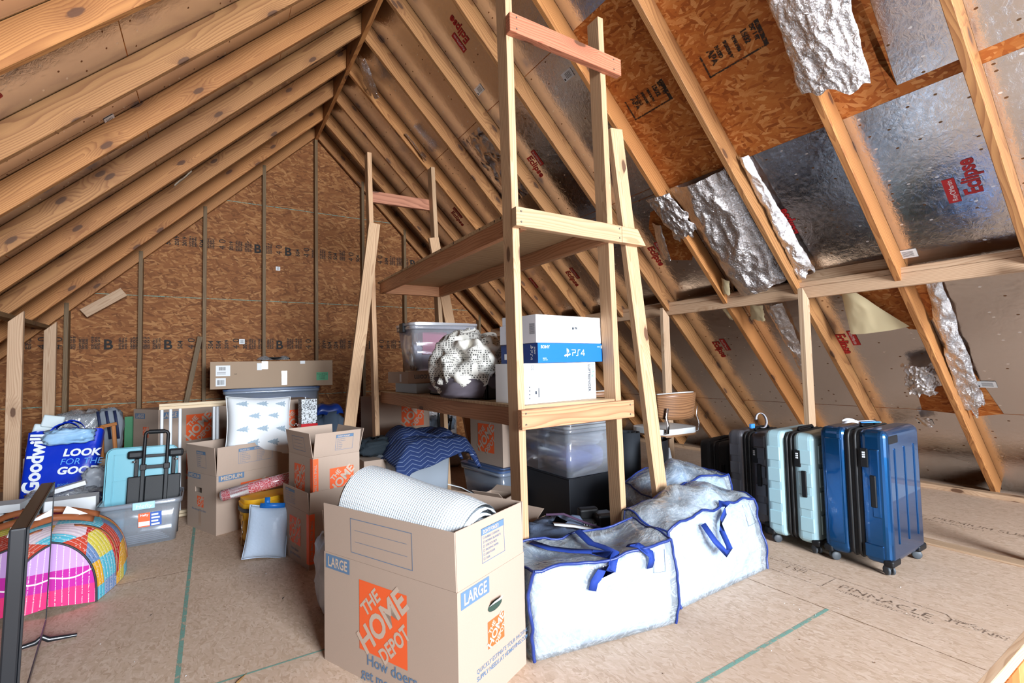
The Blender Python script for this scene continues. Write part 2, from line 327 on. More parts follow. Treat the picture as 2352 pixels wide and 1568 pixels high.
SEAM = patchy('joint_paint', srgb(124, 172, 158), 0.42, 30, 0.8); SEAMD = plain('joint_dark', srgb(110, 80, 52), 0.9); SEAMB = patchy('joint_brown', srgb(120, 86, 56), 0.45, 20, 0.8)
WORN = patchy('worn_floor_ink', srgb(86, 66, 50), 0.49, 60, 0.75); WORN2 = patchy('worn_wall_ink', srgb(22, 15, 10), 0.34, 40, 0.95)
for pts in ([(-0.085, 2.0), (-0.11, 2.13)], ): pass
strip('joint', [(-0.10, EY), (-0.085, 6.6)], 0.017, SEAM, fl)
strip('joint', [(-0.10, 2.13), (2.38, 2.13)], 0.010, SEAM, fl)
strip('joint', [(2.38, 1.152), (1.25, 1.152)], 0.016, SEAM, fl)
strip('joint', [(2.38, EY), (2.38, 6.6)], 0.005, SEAMB, fl)
strip('joint', [(-3.2, 3.4), (-0.09, 3.4)], 0.005, SEAMB, fl)
def floor_print(mb, s, size, x, y, d=-1, bold=0.0):
    # letters run towards the camera (-y) with their tops towards +x ... or the reverse
    X = (0, d, 0); Y = (1, 0, 0) if d < 0 else (-1, 0, 0)
    text_bm(mb, s, size, frame_M((x, y, 0.0), X, Y), bold=bold)
mb = MB()
floor_print(mb, 'PINNACLE', 0.078, 2.665, 1.23, -1, 0.0); floor_print(mb, 'PREMIUM SUBFLOORING', 0.034, 2.625, 1.22, -1)
floor_print(mb, 'LSFI', 0.06, 2.69, 1.50, -1); floor_print(mb, 'RATED STURD-I-FLOOR', 0.02, 2.74, 1.62, -1); floor_print(mb, '24 oc', 0.03, 2.66, 1.9, -1)
floor_print(mb, 'NNACLE', 0.05, 2.735, 0.635, 1, 0.0); floor_print(mb, 'UM SUBFLOORING', 0.02, 2.75, 0.635, 1)
for a, b in (((2.77, 1.66), (2.77, 0.84)), ((2.61, 1.66), (2.61, 1.28)), ((2.77, 1.66), (2.61, 1.66)), ((2.77, 1.28), (2.61, 1.28)), ((2.62, 1.83), (2.75, 1.80)), ((2.77, 0.84), (2.72, 0.80)), ((2.72, 0.80), (2.76, 0.74))):
    a, b = Vector((*a, 0)), Vector((*b, 0)); q = Vector((-(b - a).y, (b - a).x, 0)).normalized() * 0.002; mb.add([a - q, b - q, b + q, a + q], [(0, 1, 2, 3)])
floor_print(mb, 'TR1', 0.07, 1.50, 1.02, -1, 0.002)
o = mb.build('floor_print', WORN, fl, loc=(-0.02, 0.0, 0.001))
mb = MB(); floor_print(mb, 'PINNACLE  PREMIUM SUBFLOORING  LSFI', 0.075, 4.28, 1.75, -1); floor_print(mb, 'RATED SHEATHING 24oc EXPOSURE 1', 0.04, 4.22, 1.75, -1)
mb.build('floor_print', WORN, fl, loc=(0, 0, 0.001))
mb = MB(); floor_print(mb, 'PINNACLE', 0.09, 0.60, 2.75, -1, 0.002); floor_print(mb, 'APA 19', 0.07, 0.72, 2.45, -1)
mb.build('floor_print', WORN, fl, loc=(0, 0, 0.001))
# edge of the floor over the stairwell: lumber nosing and strand-board face below
wf = MB().box(-3.3, 6.0, EY - 0.03, EY - 0.005, -1.6, -0.05).build('wall_stairwell', OSB_ROOF); prop(wf, kind='structure')
wf.rotation_euler = (0, 0, 0)
tr = board('trim_1', (-3.3, EY - 0.012, -0.025), (6.0, EY - 0.012, -0.025), 0.05, 0.03, (0, 0, 1), W_STUD); prop(tr, kind='structure')
# far gable wall (local x along world x, local y up)
def wall_y(name, y, poly, m, flip=False):
    mb = MB(); n = len(poly); vs = [(p[0], p[1], 0) for p in poly] + [(p[0], p[1], 0.012) for p in poly]
    mb.add(vs, [tuple(range(n)), tuple(range(n, 2 * n))] + [(i, (i + 1) % n, n + (i + 1) % n, n + i) for i in range(n)])
    return mb.build(name, m, None, mw=frame_M((0, y, 0), (1, 0, 0), (0, 0, 1)))
poly = [(-3.2, -0.02), (5.6, -0.02), (XR, ZR)]
wfar = wall_y('wall_far', D + 0.012, poly, OSB_WALL); prop(wfar, kind='structure')
W_ = lambda z, x0, x1, wd=0.006, m=SEAM: strip('joint', [(x0, z), (x1, z)], wd, m, None)
for z, m in ((0.815, SEAM), (2.013, SEAM), (3.235, SEAM)):
    o = strip('joint', [(-(CL - z) + 0.1, z), (CR - z - 0.1, z)], 0.007, m, None); o.matrix_local = frame_M((0, D - 0.001, 0), (1, 0, 0), (0, 0, 1)) ; o.parent = wfar; o.matrix_parent_inverse = wfar.matrix_basis.inverted()
def wall_ink(rows, size=0.09):
    mb = MB(); rng = random.Random(3)
    for (z, x0, x1) in rows:
        x = x0
        while x < x1:
            k = rng.random(); M = frame_M((x, z, 0), (1, 0, 0), (0, 1, 0))
            if k < 0.16: text_bm(mb, 'B', 0.15, M, bold=0.004); x += 0.13
            elif k < 0.30: text_bm(mb, '4 0', 0.10, frame_M((x + 0.09, z, 0), (0, 1, 0), (-1, 0, 0))); x += 0.12
            elif k < 0.45: text_bm(mb, '2019', 0.055, frame_M((x + 0.05, z, 0), (0, 1, 0), (-1, 0, 0)), bold=0.0015); x += 0.075
            elif k < 0.60: text_bm(mb, '504', 0.065, frame_M((x + 0.05, z, 0), (0, 1, 0), (-1, 0, 0)), bold=0.0015); x += 0.08
            else:
                for q in range(3): text_bm(mb, rng.choice(['RATED 24/16', 'EXPOSURE 1', 'SHEATHING', 'SIZED FOR SP']), 0.028, frame_M((x + 0.022 + q * 0.026, z, 0), (0, 1, 0), (-1, 0, 0)), bold=0.0012, sx=0.8)
                x += 0.10
    return mb
o = wall_ink([(1.41, -1.9, 3.9), (2.62, -0.45, 2.9)]).build('wall_print', WORN2, None, mw=frame_M((0, D - 0.002, 0), (1, 0, 0), (0, 0, 1))); o.parent = wfar; o.matrix_parent_inverse = wfar.matrix_basis.inverted()
# stickers on the far wall
for x, z, s in ((0.73, 2.44, 0.05), (0.33, 1.50, 0.06)):
    o = MB().box(-s / 2, s / 2, -0.001, 0, -s / 2, s / 2).build('sticker', PAPER, None, loc=(x, D - 0.002, z)); world_child(o, wfar)
    mb = MB()
    for i in range(4): mb.box(-s * .3, s * .3, -0.002, -0.0012, -s * .3 + i * s * .18, -s * .3 + i * s * .18 + s * .07)
    mb.build('sticker_print', INK, o)
fr = MB().box(-3.3, 6.0, Y0 - 0.1, -2.4, -0.022, 0).build('floor', FLOOR_M); prop(fr, kind='structure')
# near gable wall with its window opening (behind the viewpoint)
mb = MB(); wx0, wx1, wz0, wz1 = 0.3, 2.4, 0.75, 2.75
for q in ([(-3.2, -1.6), (wx0, -1.6), (wx0, wx0 + CL), (-3.2, 0.06)], [(wx1, -1.6), (5.6, -1.6), (5.6, 0.03), (wx1, CR - wx1)], [(wx0, -1.6), (wx1, -1.6), (wx1, wz0), (wx0, wz0)], [(wx0, wz1), (wx1, wz1), (wx1, CR - wx1), (XR, ZR), (wx0, wx0 + CL)]):
    n = len(q); mb.add([(p[0], Y0, p[1]) for p in q], [tuple(range(n))])
o = mb.build('wall_near', OSB_WALL); prop(o, kind='structure')
# roof: sheathing + foil laminate, as sheets in local (x = along ridge, y = down the slope)
RM = frame_M((XR, 0, ZR), (0, 1, 0), (1, 0, -1))       # right: local x=+y world, local y=down slope; local z = x cross y
LM = frame_M((XR, 0, ZR), (0, 1, 0), (-1, 0, -1))
SL = 6.4
cr_ = MB().box(Y0, D + 0.1, 0, SL, -0.012, -0.002).build('ceiling_right', OSB_ROOF, None, mw=RM)
cl_ = MB().box(Y0, D + 0.1, 0, SL, 0.002, 0.012).build('ceiling_left', OSB_ROOF, None, mw=LM)
# local z of RM: (0,1,0)x(1,0,-1) = (-1,0,-1)/.. -> points into the room ; LM: (0,1,0)x(-1,0,-1) = (-1,0,1) -> away from room
prop(cr_, kind='structure'); prop(cl_, kind='structure')
# foil laminate: rows along the ridge, joints in between
def sheet(rows, joints, zlo, zhi, parent, M, skip=lambda y0, y1, s0, s1: False):
    mb = MB()
    for (s0, s1), js in zip(rows, joints):
        for a, b in zip(js, js[1:]):
            if not skip(a, b, s0, s1): mb.box(a + 0.002, b - 0.002, s0 + 0.003, s1 - 0.003, zlo, zhi)
    o = mb.build('foil_sheet', FOIL, None, mw=M); world_child_M(o, parent); return o
def world_child_M(o, parent): o.parent = parent; o.matrix_parent_inverse = parent.matrix_basis.inverted(); return o
sheet([(0.0, 1.37), (1.37, 2.66), (2.72, 3.97), (3.97, 5.30), (5.30, 6.35)],
      [(Y0, 0.7, 3.15, D), (Y0, 1.035), (Y0, 1.3, 3.75, D), (Y0, 2.5, 4.95, D), (Y0, 1.3, 3.75, D)], -0.002, 0.0, cr_, RM)
sheet([(1.37, 2.66)], [(2.57, 4.95, D)], -0.002, 0.0, cr_, RM)
sheet([(2.66, 2.72)], [(2.60, D)], -0.002, 0.0, cr_, RM)
sheet([(0.0, 1.0), (1.0, 2.23), (2.23, 3.45), (3.45, 4.67), (4.67, 6.35)], [(Y0, 1.3, 3.75, D), (Y0, 2.5, 4.95, D)] * 2 + [(Y0, 1.3, 3.75, D)], 0.0, 0.002, cl_, LM)
# bare strand board where the laminate is torn off
def patch(parent, M, poly, z, m=OSB_ROOF, name='bare_patch'):
    mb = MB(); n = len(poly); mb.add([(p[0], p[1], z) for p in poly], [tuple(range(n))]); o = mb.build(name, m, None, mw=M); return world_child_M(o, parent)
patch(cr_, RM, [(2.82, 2.86), (2.70, 2.84), (2.62, 3.30), (2.72, 3.42), (2.95, 3.36), (2.93, 3.0)], 0.0015)
patch(cr_, RM, [(1.98, 2.72), (1.90, 2.70), (1.86, 3.0), (1.93, 3.2)], 0.0015)
patch(cr_, RM, [(1.78, 3.98), (1.20, 3.98), (1.22, 4.25), (1.34, 4.42), (1.42, 4.40), (1.68, 4.06)], 0.0015)
patch(cr_, RM, [(1.34, 4.62), (1.24, 4.58), (1.16, 4.9), (1.10, 5.30), (1.25, 5.34), (1.58, 5.30), (1.55, 5.05), (1.36, 5.0)], 0.0015)
patch(cr_, RM, [(2.34, 3.35), (2.20, 3.3), (2.16, 3.9), (2.30, 3.97)], 0.0015)
patch(cr_, RM, [(1.30, 1.35), (1.035, 1.35), (1.035, 2.66), (1.0, 2.66), (0.98, 2.2), (1.0, 1.4)], 0.0016)
# red product marks printed on the foil
def foil_mark(y, s, down, parent=cr_, M=RM, z=0.0025, left=False):
    mb = MB(); sgn = 1 if z > 0 else -1
    if not left: X, Y = ((0, 1, 0), (-1, 0, 0)) if down else ((0, -1, 0), (1, 0, 0))
    else: X, Y = ((0, 1, 0), (1, 0, 0)) if down else ((0, -1, 0), (-1, 0, 0))
    # text normal must face the room
    F = frame_M((y, s, z), X, Y)
    text_bm(mb, 'Eclipse', 0.105, F, bold=0.0035, sx=0.78, align='CENTER')
    P_ = lambda a, b: tuple(F @ Vector((a, b, 0)))
    mb.add([P_(-0.14, 0.095), P_(0.02, 0.095), P_(0.02, 0.15), P_(-0.14, 0.15)], [(0, 1, 2, 3)])
    o = mb.build('foil_print', RED_INK, None, mw=M); world_child_M(o, parent)
    mb = MB(); text_bm(mb, 'RoyOMartin', 0.034, frame_M(F @ Vector((-0.06, 0.108, 0.0008)), X, Y), align='CENTER', sx=0.8); o2 = mb.build('foil_print', PAPER, None, mw=M); world_child_M(o2, parent)
for y, s, d in ((3.42, 0.76, False), (4.42, 0.76, False), (3.70, 2.02, True), (5.09, 3.28, True), (5.45, 2.05, True), (3.07, 3.29, True), (1.80, 3.29, False), (0.82, 3.30, False), (1.92, 4.52, True), (3.05, 4.52, True), (4.3, 3.3, True), (0.3, 2.0, False)):
    foil_mark(y, s, d)
for y, s, d in ((3.08, 2.95, False), (5.22, 2.88, False), (5.86, 2.81, False)): foil_mark(y, s, d, cl_, LM, -0.0025, True)
# paper tags stapled to the foil
def foil_tag(y, s, rot=0, parent=cr_, M=RM, z=0.003, a=0.11, b=0.065):
    F = frame_M((y, s, z), (math.cos(rot), math.sin(rot), 0), (-math.sin(rot), math.cos(rot), 0)); mb = MB().box(-a / 2, a / 2, -b / 2, b / 2, -0.0006, 0.0006)
    o = mb.build('sticker', PAPER, None, mw=M @ F); world_child_M(o, parent); sg = 0.0012 if z > 0 else -0.0012
    mb = MB()
    for i in range(5): mb.add([(-a * .34, -b * .28 + i * b * .13, sg), (a * .2, -b * .28 + i * b * .13, sg), (a * .2, -b * .28 + i * b * .13 + b * .05, sg), (-a * .34, -b * .28 + i * b * .13 + b * .05, sg)], [(0, 1, 2, 3)])
    mb.add([(a * .32, b * .15, sg), (a * .44, b * .15, sg), (a * .44, b * .38, sg), (a * .32, b * .38, sg)], [(0, 1, 2, 3)])
    o2 = mb.build('sticker_print', INK, None, mw=M @ F); world_child_M(o2, parent)
for y, s in ((1.255, 3.74), (2.77, 1.57), (3.68, 1.19), (1.13, 4.98), (2.62, 4.35), (1.60, 5.45)): foil_tag(y, s)
foil_tag(3.80, 2.44, 0, cl_, LM, -0.003)
# mill stamps on the bare boards
mb = MB()
for (y, s, w_) in ((1.84, 2.05, 0.36), (2.47, 2.04, 0.32)):
    F = lambda a, b: frame_M((y - a, s + b, 0.0), (0, 1, 0), (-1, 0, 0))
    for i, (t, sz) in enumerate((('APA', 0.06), ('RATED', 0.03), ('SHEATHING', 0.025), ('SPAN 24/16', 0.024), ('15/32', 0.045), ('EXP 1 8T', 0.03))):
        text_bm(mb, t, sz, frame_M((y - 0.055 - i * w_ / 6.5, s - 0.065, 0), (0, 1, 0), (-1, 0, 0)), bold=0.003, sx=0.82)
    for a, b, c_, d_ in ((0, -0.07, 0.012, 0.085), (0, 0.075, w_, 0.085), (w_, -0.07, w_ + 0.025, 0.085)): mb.add([(y - a, s + b, 0), (y - c_, s + b, 0), (y - c_, s + d_, 0), (y - a, s + d_, 0)], [(0, 1, 2, 3)])
o = mb.build('board_print', patchy('stamp_ink', srgb(34, 24, 16), 0.42, 50, 0.92), None, mw=RM @ Matrix.Translation((0, 0, 0.0006))); world_child_M(o, cr_)

# ---------------------------------------------------------------- rafters
RD = 0.142
def rafter(side, y, k, m, kmax):
    # runs from the ridge board down to the floor on the underside plane
    off = 0.2
    def pt(x): return (x, y, (CR - x) if side == 'right' else (CL + x))
    nrm = Vector((1, 0, 1)) if side == 'right' else Vector((-1, 0, 1)); nrm.normalize()
    e_ = 0.0225 + RD / 2 * 0.7071
    x0, x1 = (XR + e_, 5.56) if side == 'right' else (XR - e_, -3.18)
    p0 = Vector(pt(x0)) - nrm * (RD / 2 + 0.001); p1 = Vector(pt(x1)) - nrm * (RD / 2 + 0.001)
    o = board('rafter', p0, p1, RD, 0.038, nrm, m, bevel=0.0025, c0=(-1 if True else 0))
    where = ('%s rafter of the %s roof slope counted from the far gable wall' % (ORD[kmax - k], side))
    prop(o, 'pine ' + where, 'rafter', 'rafters of the %s roof slope' % side); return o
YR = [-1.75, -1.14, -0.53, 0.08, 0.70, 1.30, 1.935, 2.545, 3.17, 3.79, 4.41, 5.02, 5.62, 6.23]
YL = [-1.75, -1.14, -0.53, 0.08, 0.72, 1.34, 1.98, 2.64, 3.27, 3.81, 4.36, 4.95, 5.55, 6.15]
for k, y in enumerate(YR): rafter('right', y, k, W_RAFT, len(YR) )
for k, y in enumerate(YL): rafter('left', y, k, W_RAFT, len(YL))
for side in ('right', 'left'): rafter(side, 6.70, 0, W_RAFT, 0)
o = board('ridge_board', (XR, Y0 + 0.05, 4.31), (XR, D, 4.31), 0.23, 0.038, (0, 0, 1), W_RAFT); prop(o, 'pine ridge board along the peak between both roof slopes', 'ridge board')
# far gable studs
xs = [-1.27, -0.66, -0.06, 0.565, 1.18, 1.79, 2.39, 3.0, 3.6, -1.9]
names = {-1.27: 'nearest the left knee wall', -0.66: 'above the large boxes at the left', -0.06: 'with a scrap board leaning beside it', 0.565: 'above the long flat carton', 1.18: 'under the ridge of the roof', 1.79: 'just behind the far shelf upright', 2.39: 'seen through the far end of the shelf unit', 3.0: 'behind the clear tote on the shelf', 3.6: 'hidden low behind the shelf unit at the right', -1.9: 'in the low corner under the left slope'}
for x in xs:
    top = min(CL + x, CR - x) - 0.10
    if x == 1.18: top = 4.2
    o = board('wall_stud', (x, D - 0.05, 0.0), (x, D - 0.05, top), 0.038, 0.092, (1, 0, 0), W_GSTUD, c1=0); prop(o, 'dark weathered gable wall stud ' + names[x], 'stud', 'studs of the far gable wall')
# left knee wall: plate and studs
o = board('top_plate', (-1.42, 4.2, 1.625), (-1.42, D - 0.1, 1.625), 0.038, 0.089, (0, 0, 1), W_GSTUD); prop(o, 'short dark top plate under the left rafters', 'wall plate')
def knee_stud(x, y, z1, dirn, lab, m=W_STUD):
    mb = MB(); w2 = 0.0445; t = 0.019; a = dirn
    zt = [z1 - 0.089 if a > 0 else z1, z1 if a > 0 else z1 - 0.089]
    vs = [(0, -w2, -t), (0, w2, -t), (0, w2, t), (0, -w2, t), (zt[0], -w2, -t), (zt[1], w2, -t), (zt[1], w2, t), (zt[0], -w2, t)]
    mb.add(vs, [(0, 1, 2, 3), (7, 6, 5, 4), (0, 4, 5, 1), (1, 5, 6, 2), (2, 6, 7, 3), (3, 7, 4, 0)])
    o = mb.build('knee_wall_stud', m, None, mw=frame_M((x, y, 0), (0, 0, 1), (1, 0, 0)), bevel=0.002, seg=1); return prop(o, lab, 'stud')
knee_stud(-1.315, 5.35, 1.66, 1, 'pale knotty stud with a slant cut top, left of the blue shopping bag')
knee_stud(-1.315, 6.33, 1.66, 1, 'pale slant cut stud right beside the corner of the gable wall')
# right knee wall: plate made of two boards, studs, floor plates
o = board('top_plate', (3.819, 0.2, 1.632), (3.819, D - 0.1, 1.632), 0.085, 0.038, (0, 0, 1), W_STUD); prop(o, 'long pine board on edge across the right rafters', 'wall plate')
o = board('top_plate', (3.845, 0.2, 1.695), (3.845, D - 0.1, 1.695), 0.038, 0.089, (0, 0, 1), W_STUD); prop(o, 'long flat pine plate resting on top of the board on edge at the right', 'wall plate')
o = board('wood_block', (3.85, 1.32, 1.755), (3.85, 1.92, 1.755), 0.075, 0.035, (0, 0, 1), W_STUD); prop(o, 'short pine block on the right plate between two rafters', 'block')
for y, lab in ((0.66, 'pale stud at the right edge of the room under the long plate'), (1.87, 'pale slant cut stud rising behind the teal suitcase'), (3.17, 'pale slant cut stud rising behind the walnut bar stool'), (4.40, 'pale stud of the right wall behind the white product boxes'), (5.62, 'far pale stud of the right wall behind the shelf unit')):
    knee_stud(3.755, y, 1.66, -1, lab)
for (x, y0, y1, z, wd, lab) in ((5.28, 0.3, D - 0.2, 0.019, 0.089, 'floor plate along the foot of the right rafters'), (3.72, 0.3, D - 0.2, 0.006, 0.10, 'flat pine strip on the floor between the two subfloor runs')):
    o = board('floor_plate', (x, y0, z), (x, y1, z), wd, 0.038 if x > 5 else 0.012, (1, 0, 0), W_STUD); prop(o, lab, 'floor plate')
o = board('scrap_board', (4.95, 1.75, 0.055), (5.12, 2.3, 0.055), 0.07, 0.03, (1, 0, 0), W_STUD); prop(o, 'short scrap board lying at the right floor plate', 'board')
o = board('scrap_board', (-0.36, D - 0.14, 0.0), (-0.10, D - 0.115, 1.55), 0.05, 0.02, (1, 0, 0), W_GSTUD); prop(o, 'narrow scrap board leaning against the gable wall', 'board')
o = board('scrap_board', (-1.13, D - 0.12, 1.78), (-0.80, D - 0.12, 2.03), 0.10, 0.02, (-0.6, 0, 0.8), W_STUD); prop(o, 'short pale board nailed up under the end rafter', 'board')
# ---------------------------------------------------------------- the shelf unit
SH = thing('storage_shelf', 'tall home-made lumber shelf unit with two plywood decks and slanted braces', 'shelf', (1.55, 3.0, 0))
def sb(name, p0, p1, wd, th, up, m=W_SHELF, **k): return board(name, p0, p1, wd, th, up, m, SH, **k)
yn, yf = 1.88, 4.17
sb('post', (1.235, yn + 0.045, 0), (1.20, yn + 0.045, 3.42), 0.038, 0.089, (1, 0, 0))
sb('post', (1.86 - 0.0, yn + 0.045, 0), (1.80, yn + 0.045, 3.03), 0.038, 0.089, (1, 0, 0))
sb('post', (1.222, yf - 0.02, 0), (1.16, yf - 0.02, 3.01), 0.038, 0.089, (1, 0, 0))
sb('post', (1.865, yf - 0.02, 0), (1.75, yf - 0.02, 3.0), 0.038, 0.089, (1, 0, 0))
sb('brace', (0.885, yf - 0.09, 0), (1.19, yf - 0.09, 2.38), 0.095, 0.036, (1, 0, 0))
sb('brace', (2.19, yf - 0.06, 0), (1.745, yf - 0.06, 2.33), 0.095, 0.036, (1, 0, 0))
sb('brace', (2.205, yn + 0.02, 0), (1.895, yn + 0.02, 2.43), 0.089, 0.038, (1, 0, 0))
sb('crossbeam', (1.20, yn - 0.02, 0.887), (1.915, yn - 0.02, 0.893), 0.090, 0.038, (0, 0, 1), W_FIR)
sb('crossbeam', (1.195, yn - 0.02, 1.828), (1.868, yn - 0.02, 1.826), 0.090, 0.038, (0, 0, 1), W_SHELF)
sb('crossbeam', (1.185, yn - 0.02, 2.757), (1.905, yn - 0.02, 2.757), 0.092, 0.038, (0, 0, 1), W_RED)
sb('block', (1.870, yn - 0.02, 1.826), (2.02, yn - 0.02, 1.826), 0.088, 0.038, (0, 0, 1), W_SHELF, c1=-0.7)
sb('crossbeam', (1.17, yf + 0.04, 2.655), (1.78, yf + 0.04, 2.665), 0.10, 0.038, (0, 0, 1), W_RED)
for z in (0.887, 1.826):
    sb('beam', (1.262, yn + 0.002, z), (1.262, yf - 0.045, z), 0.089, 0.036, (0, 0, 1), W_FIR)
    sb('beam', (1.822 if z < 1 else 1.80, yn + 0.002, z), (1.822 if z < 1 else 1.80, yf - 0.045, z), 0.089, 0.036, (0, 0, 1), W_FIR)
    sb('crossbeam', (1.28, yf - 0.07, z), (1.79, yf - 0.07, z), 0.089, 0.036, (0, 0, 1), W_FIR)
    o = MB().box(-0.315, 0.315, -1.13, 1.13, 0, 0.014).build('deck', W_PLY, SH, loc=(0, 0.02, z + 0.0455)); o.rotation_euler = (0, 0, 0)
    mb = MB(); rg = random.Random(2)
    for i in range(16): a = -1.1 + rg.random() * 2.2; mb.box(-0.3158, -0.3152, a, a + 0.008, 0.001, 0.013)
    if z > 1: mb.build('edge_print', INK, SH, loc=(0, 0.02, z + 0.0455))
# nail heads
mb = MB()
for z in (0.865, 0.915, 1.803, 1.853, 2.73, 2.785):
    for x in (1.222, 1.885 if z < 1 else 1.85): mb.lathe([(0, 0), (0.0045, 0), (0.0045, 0.001)], 8, M=frame_M((x, yn - 0.0395, z), (1, 0, 0), (0, 0, 1)) @ Matrix.Diagonal((1, 1, 1, 1)))
o = mb.build('nail_heads', plain('nail', srgb(110, 104, 98), 0.4, 0.8)); o.name = 'nail'; world_child(o, SH)
# ---------------------------------------------------------------- torn and hanging pieces of the foil laminate (local roof coordinates: y along ridge, s down the slope, d into the room)
KRAFT = plain('kraft_backing', srgb(214, 196, 156), 0.75)
def flap(name, label, quad, m, bulge=0.02, wr=0.012, seed=1, nu=36, nv=44, edge=0.0, back=None, cat='foil', solid=0.0, M=RM, dsgn=1, freq=9):
    a, b, c, d = [Vector(q) for q in quad]; rg = Vector((seed * 3.3, seed * 1.7, seed * 5.1)); ctr = (a + b + c + d) / 4; L_ = Matrix.Translation(ctr); W = M @ L_
    t = thing(name, label, cat, tuple(W.translation)); t.rotation_euler = M.to_euler()
    def f(u, v):
        v2 = v; u2 = u
        if edge: v2 = v * (1 + edge * noise.noise(Vector((u * 6, seed, 0.3))) * (1 if v > 0.5 else 0)); u2 = u + edge * noise.noise(Vector((v * 6, seed, 7))) * (1 if u > 0.5 else -1) * abs(2 * u - 1) ** 3
        p = a.lerp(b, u2).lerp(d.lerp(c, u2), v2) - ctr; k = math.sin(PI * min(1, max(0, u))) ** 0.7
        q = Vector((p.x * freq, p.y * freq * 0.6, seed)); n1 = 1 - 2 * abs(noise.noise(q + rg)); n2 = 1 - 2 * abs(noise.noise(q * 2.4 + rg)); n3 = noise.noise(q * 6 + rg)
        p.z += dsgn * (bulge * k + wr * (n1 + 0.5 * n2 + 0.25 * n3)); return p
    mb = MB(); mb.grid(f, nu, nv); o = mb.build('sheet', m, t, solid=solid)
    if solid and back: o.data.materials.append(back); o.modifiers['s'].material_offset = 1
    return t
flap('foil_sheet_hanging', 'broad crinkled silver foil hanging over a rafter at the top right', [(1.262, 1.6, 0.20), (0.93, 1.7, 0.185), (1.035, 2.535, 0.185), (1.325, 2.42, 0.19)], FOIL_L, 0.03, 0.010, 2, 60, 90, edge=0.05, freq=12)
flap('foil_sheet_hanging', 'large crumpled foil sheet sagging between two rafters in the middle of the right slope', [(2.50, 2.70, 0.03), (2.02, 2.72, 0.01), (1.99, 3.74, 0.03), (2.40, 3.80, 0.09)], FOIL_L, 0.08, 0.024, 4, 60, 100, edge=0.03, freq=5)
flap('foil_scrap', 'torn foil end folded over the rafter beside the large crumpled foil sheet', [(2.63, 2.66, 0.175), (2.40, 2.68, 0.18), (2.36, 3.06, 0.175), (2.58, 3.10, 0.172)], FOIL_L, 0.02, 0.012, 5, 40, 40, edge=0.12, freq=18)
flap('foil_scrap', 'long narrow loose foil strip on the near side of the middle rafter', [(1.905, 2.67, 0.01), (1.84, 2.70, 0.02), (1.80, 3.72, 0.01), (1.915, 3.76, 0.06)], FOIL_L, 0.03, 0.016, 6, 20, 60, edge=0.05, freq=12)
flap('peeled_paper', 'cream paper triangle of peeled laminate hanging below the right plate', [(1.70, 3.93, 0.03), (1.62, 3.92, 0.06), (1.37, 4.29, 0.09), (1.73, 4.30, 0.12)], KRAFT, 0.02, 0.006, 7, 24, 24, freq=5)
flap('foil_scrap', 'small crumpled foil tuft low on the right slope left of a rafter', [(1.53, 4.70, 0.02), (1.34, 4.70, 0.03), (1.38, 4.99, 0.07), (1.57, 4.95, 0.07)], FOIL_L, 0.04, 0.03, 8, 40, 40, edge=0.2, freq=20)
flap('foil_scrap', 'small curled foil flap beside a bare patch left of the large crumpled sheet', [(2.85, 2.94, 0.01), (2.72, 2.96, 0.08), (2.82, 3.31, 0.10), (2.95, 3.28, 0.03)], FOIL_L, 0.02, 0.008, 9, 20, 20, edge=0.1)
flap('foil_scrap', 'dark wrinkled foil strip running down below the right plate', [(2.30, 3.98, 0.03), (2.16, 4.0, 0.01), (2.24, 4.80, 0.01), (2.32, 4.80, 0.03)], FOIL_L, 0.02, 0.016, 10, 18, 60, edge=0.06)
flap('foil_scrap', 'thin ragged foil strip beside the low rafter near the right edge', [(1.215, 3.93, 0.01), (1.13, 3.93, 0.01), (1.17, 5.2, 0.01), (1.30, 5.2, 0.05)], FOIL_L, 0.02, 0.018, 11, 18, 80, edge=0.12)
flap('paper_scrap', 'small cream paper scrap sticking out above the right plate', [(2.46, 3.58, 0.11), (2.40, 3.62, 0.12), (2.46, 3.76, 0.13), (2.52, 3.74, 0.12)], KRAFT, 0.01, 0.006, 12, 12, 12, edge=0.15)
flap('paper_scrap', 'cream paper scrap hanging just under the right plate, larger of two', [(2.36, 3.90, 0.11), (2.25, 3.92, 0.12), (2.30, 4.08, 0.13), (2.42, 4.06, 0.12)], KRAFT, 0.01, 0.006, 13, 12, 12, edge=0.15)
flap('paper_scrap', 'cream paper scrap hanging just under the right plate, smaller of two', [(2.62, 3.86, 0.12), (2.55, 3.88, 0.13), (2.55, 4.04, 0.13), (2.61, 4.02, 0.12)], KRAFT, 0.01, 0.006, 14, 12, 12, edge=0.15)
flap('foil_scrap', 'torn silver foil flap hanging beside the ridge board', [(4.72, 0.17, 0.10), (4.62, 0.25, 0.13), (4.80, 0.58, 0.16), (4.98, 0.40, 0.12)], FOIL_L, 0.02, 0.012, 15, 24, 24, edge=0.2)
flap('foil_scrap', 'slim silver foil strip stuck to the right slope above the far shelf end', [(5.01, 0.95, 0.06), (4.93, 0.97, 0.10), (4.92, 1.30, 0.12), (5.03, 1.28, 0.06)], FOIL_L, 0.02, 0.008, 16, 16, 24, edge=0.1)
flap('foil_scrap', 'small pale scrap hanging from the left slope rafters', [(4.98, 2.05, -0.15), (4.90, 2.05, -0.16), (4.90, 2.24, -0.18), (4.95, 2.26, -0.18)], plain('pale_foil_back', srgb(176, 160, 140), 0.5), 0.01, 0.008, 17, 12, 16, M=LM, dsgn=-1)
flap('foil_scrap', 'crinkled film patch between two rafters high on the right slope', [(4.28, 1.42, 0.01), (3.90, 1.42, 0.01), (3.86, 2.2, 0.01), (4.30, 2.2, 0.02)], foil('dark_foil_wrinkled', 0.8, 0.12, holes=False, wscale=5), 0.03, 0.02, 18, 30, 50)
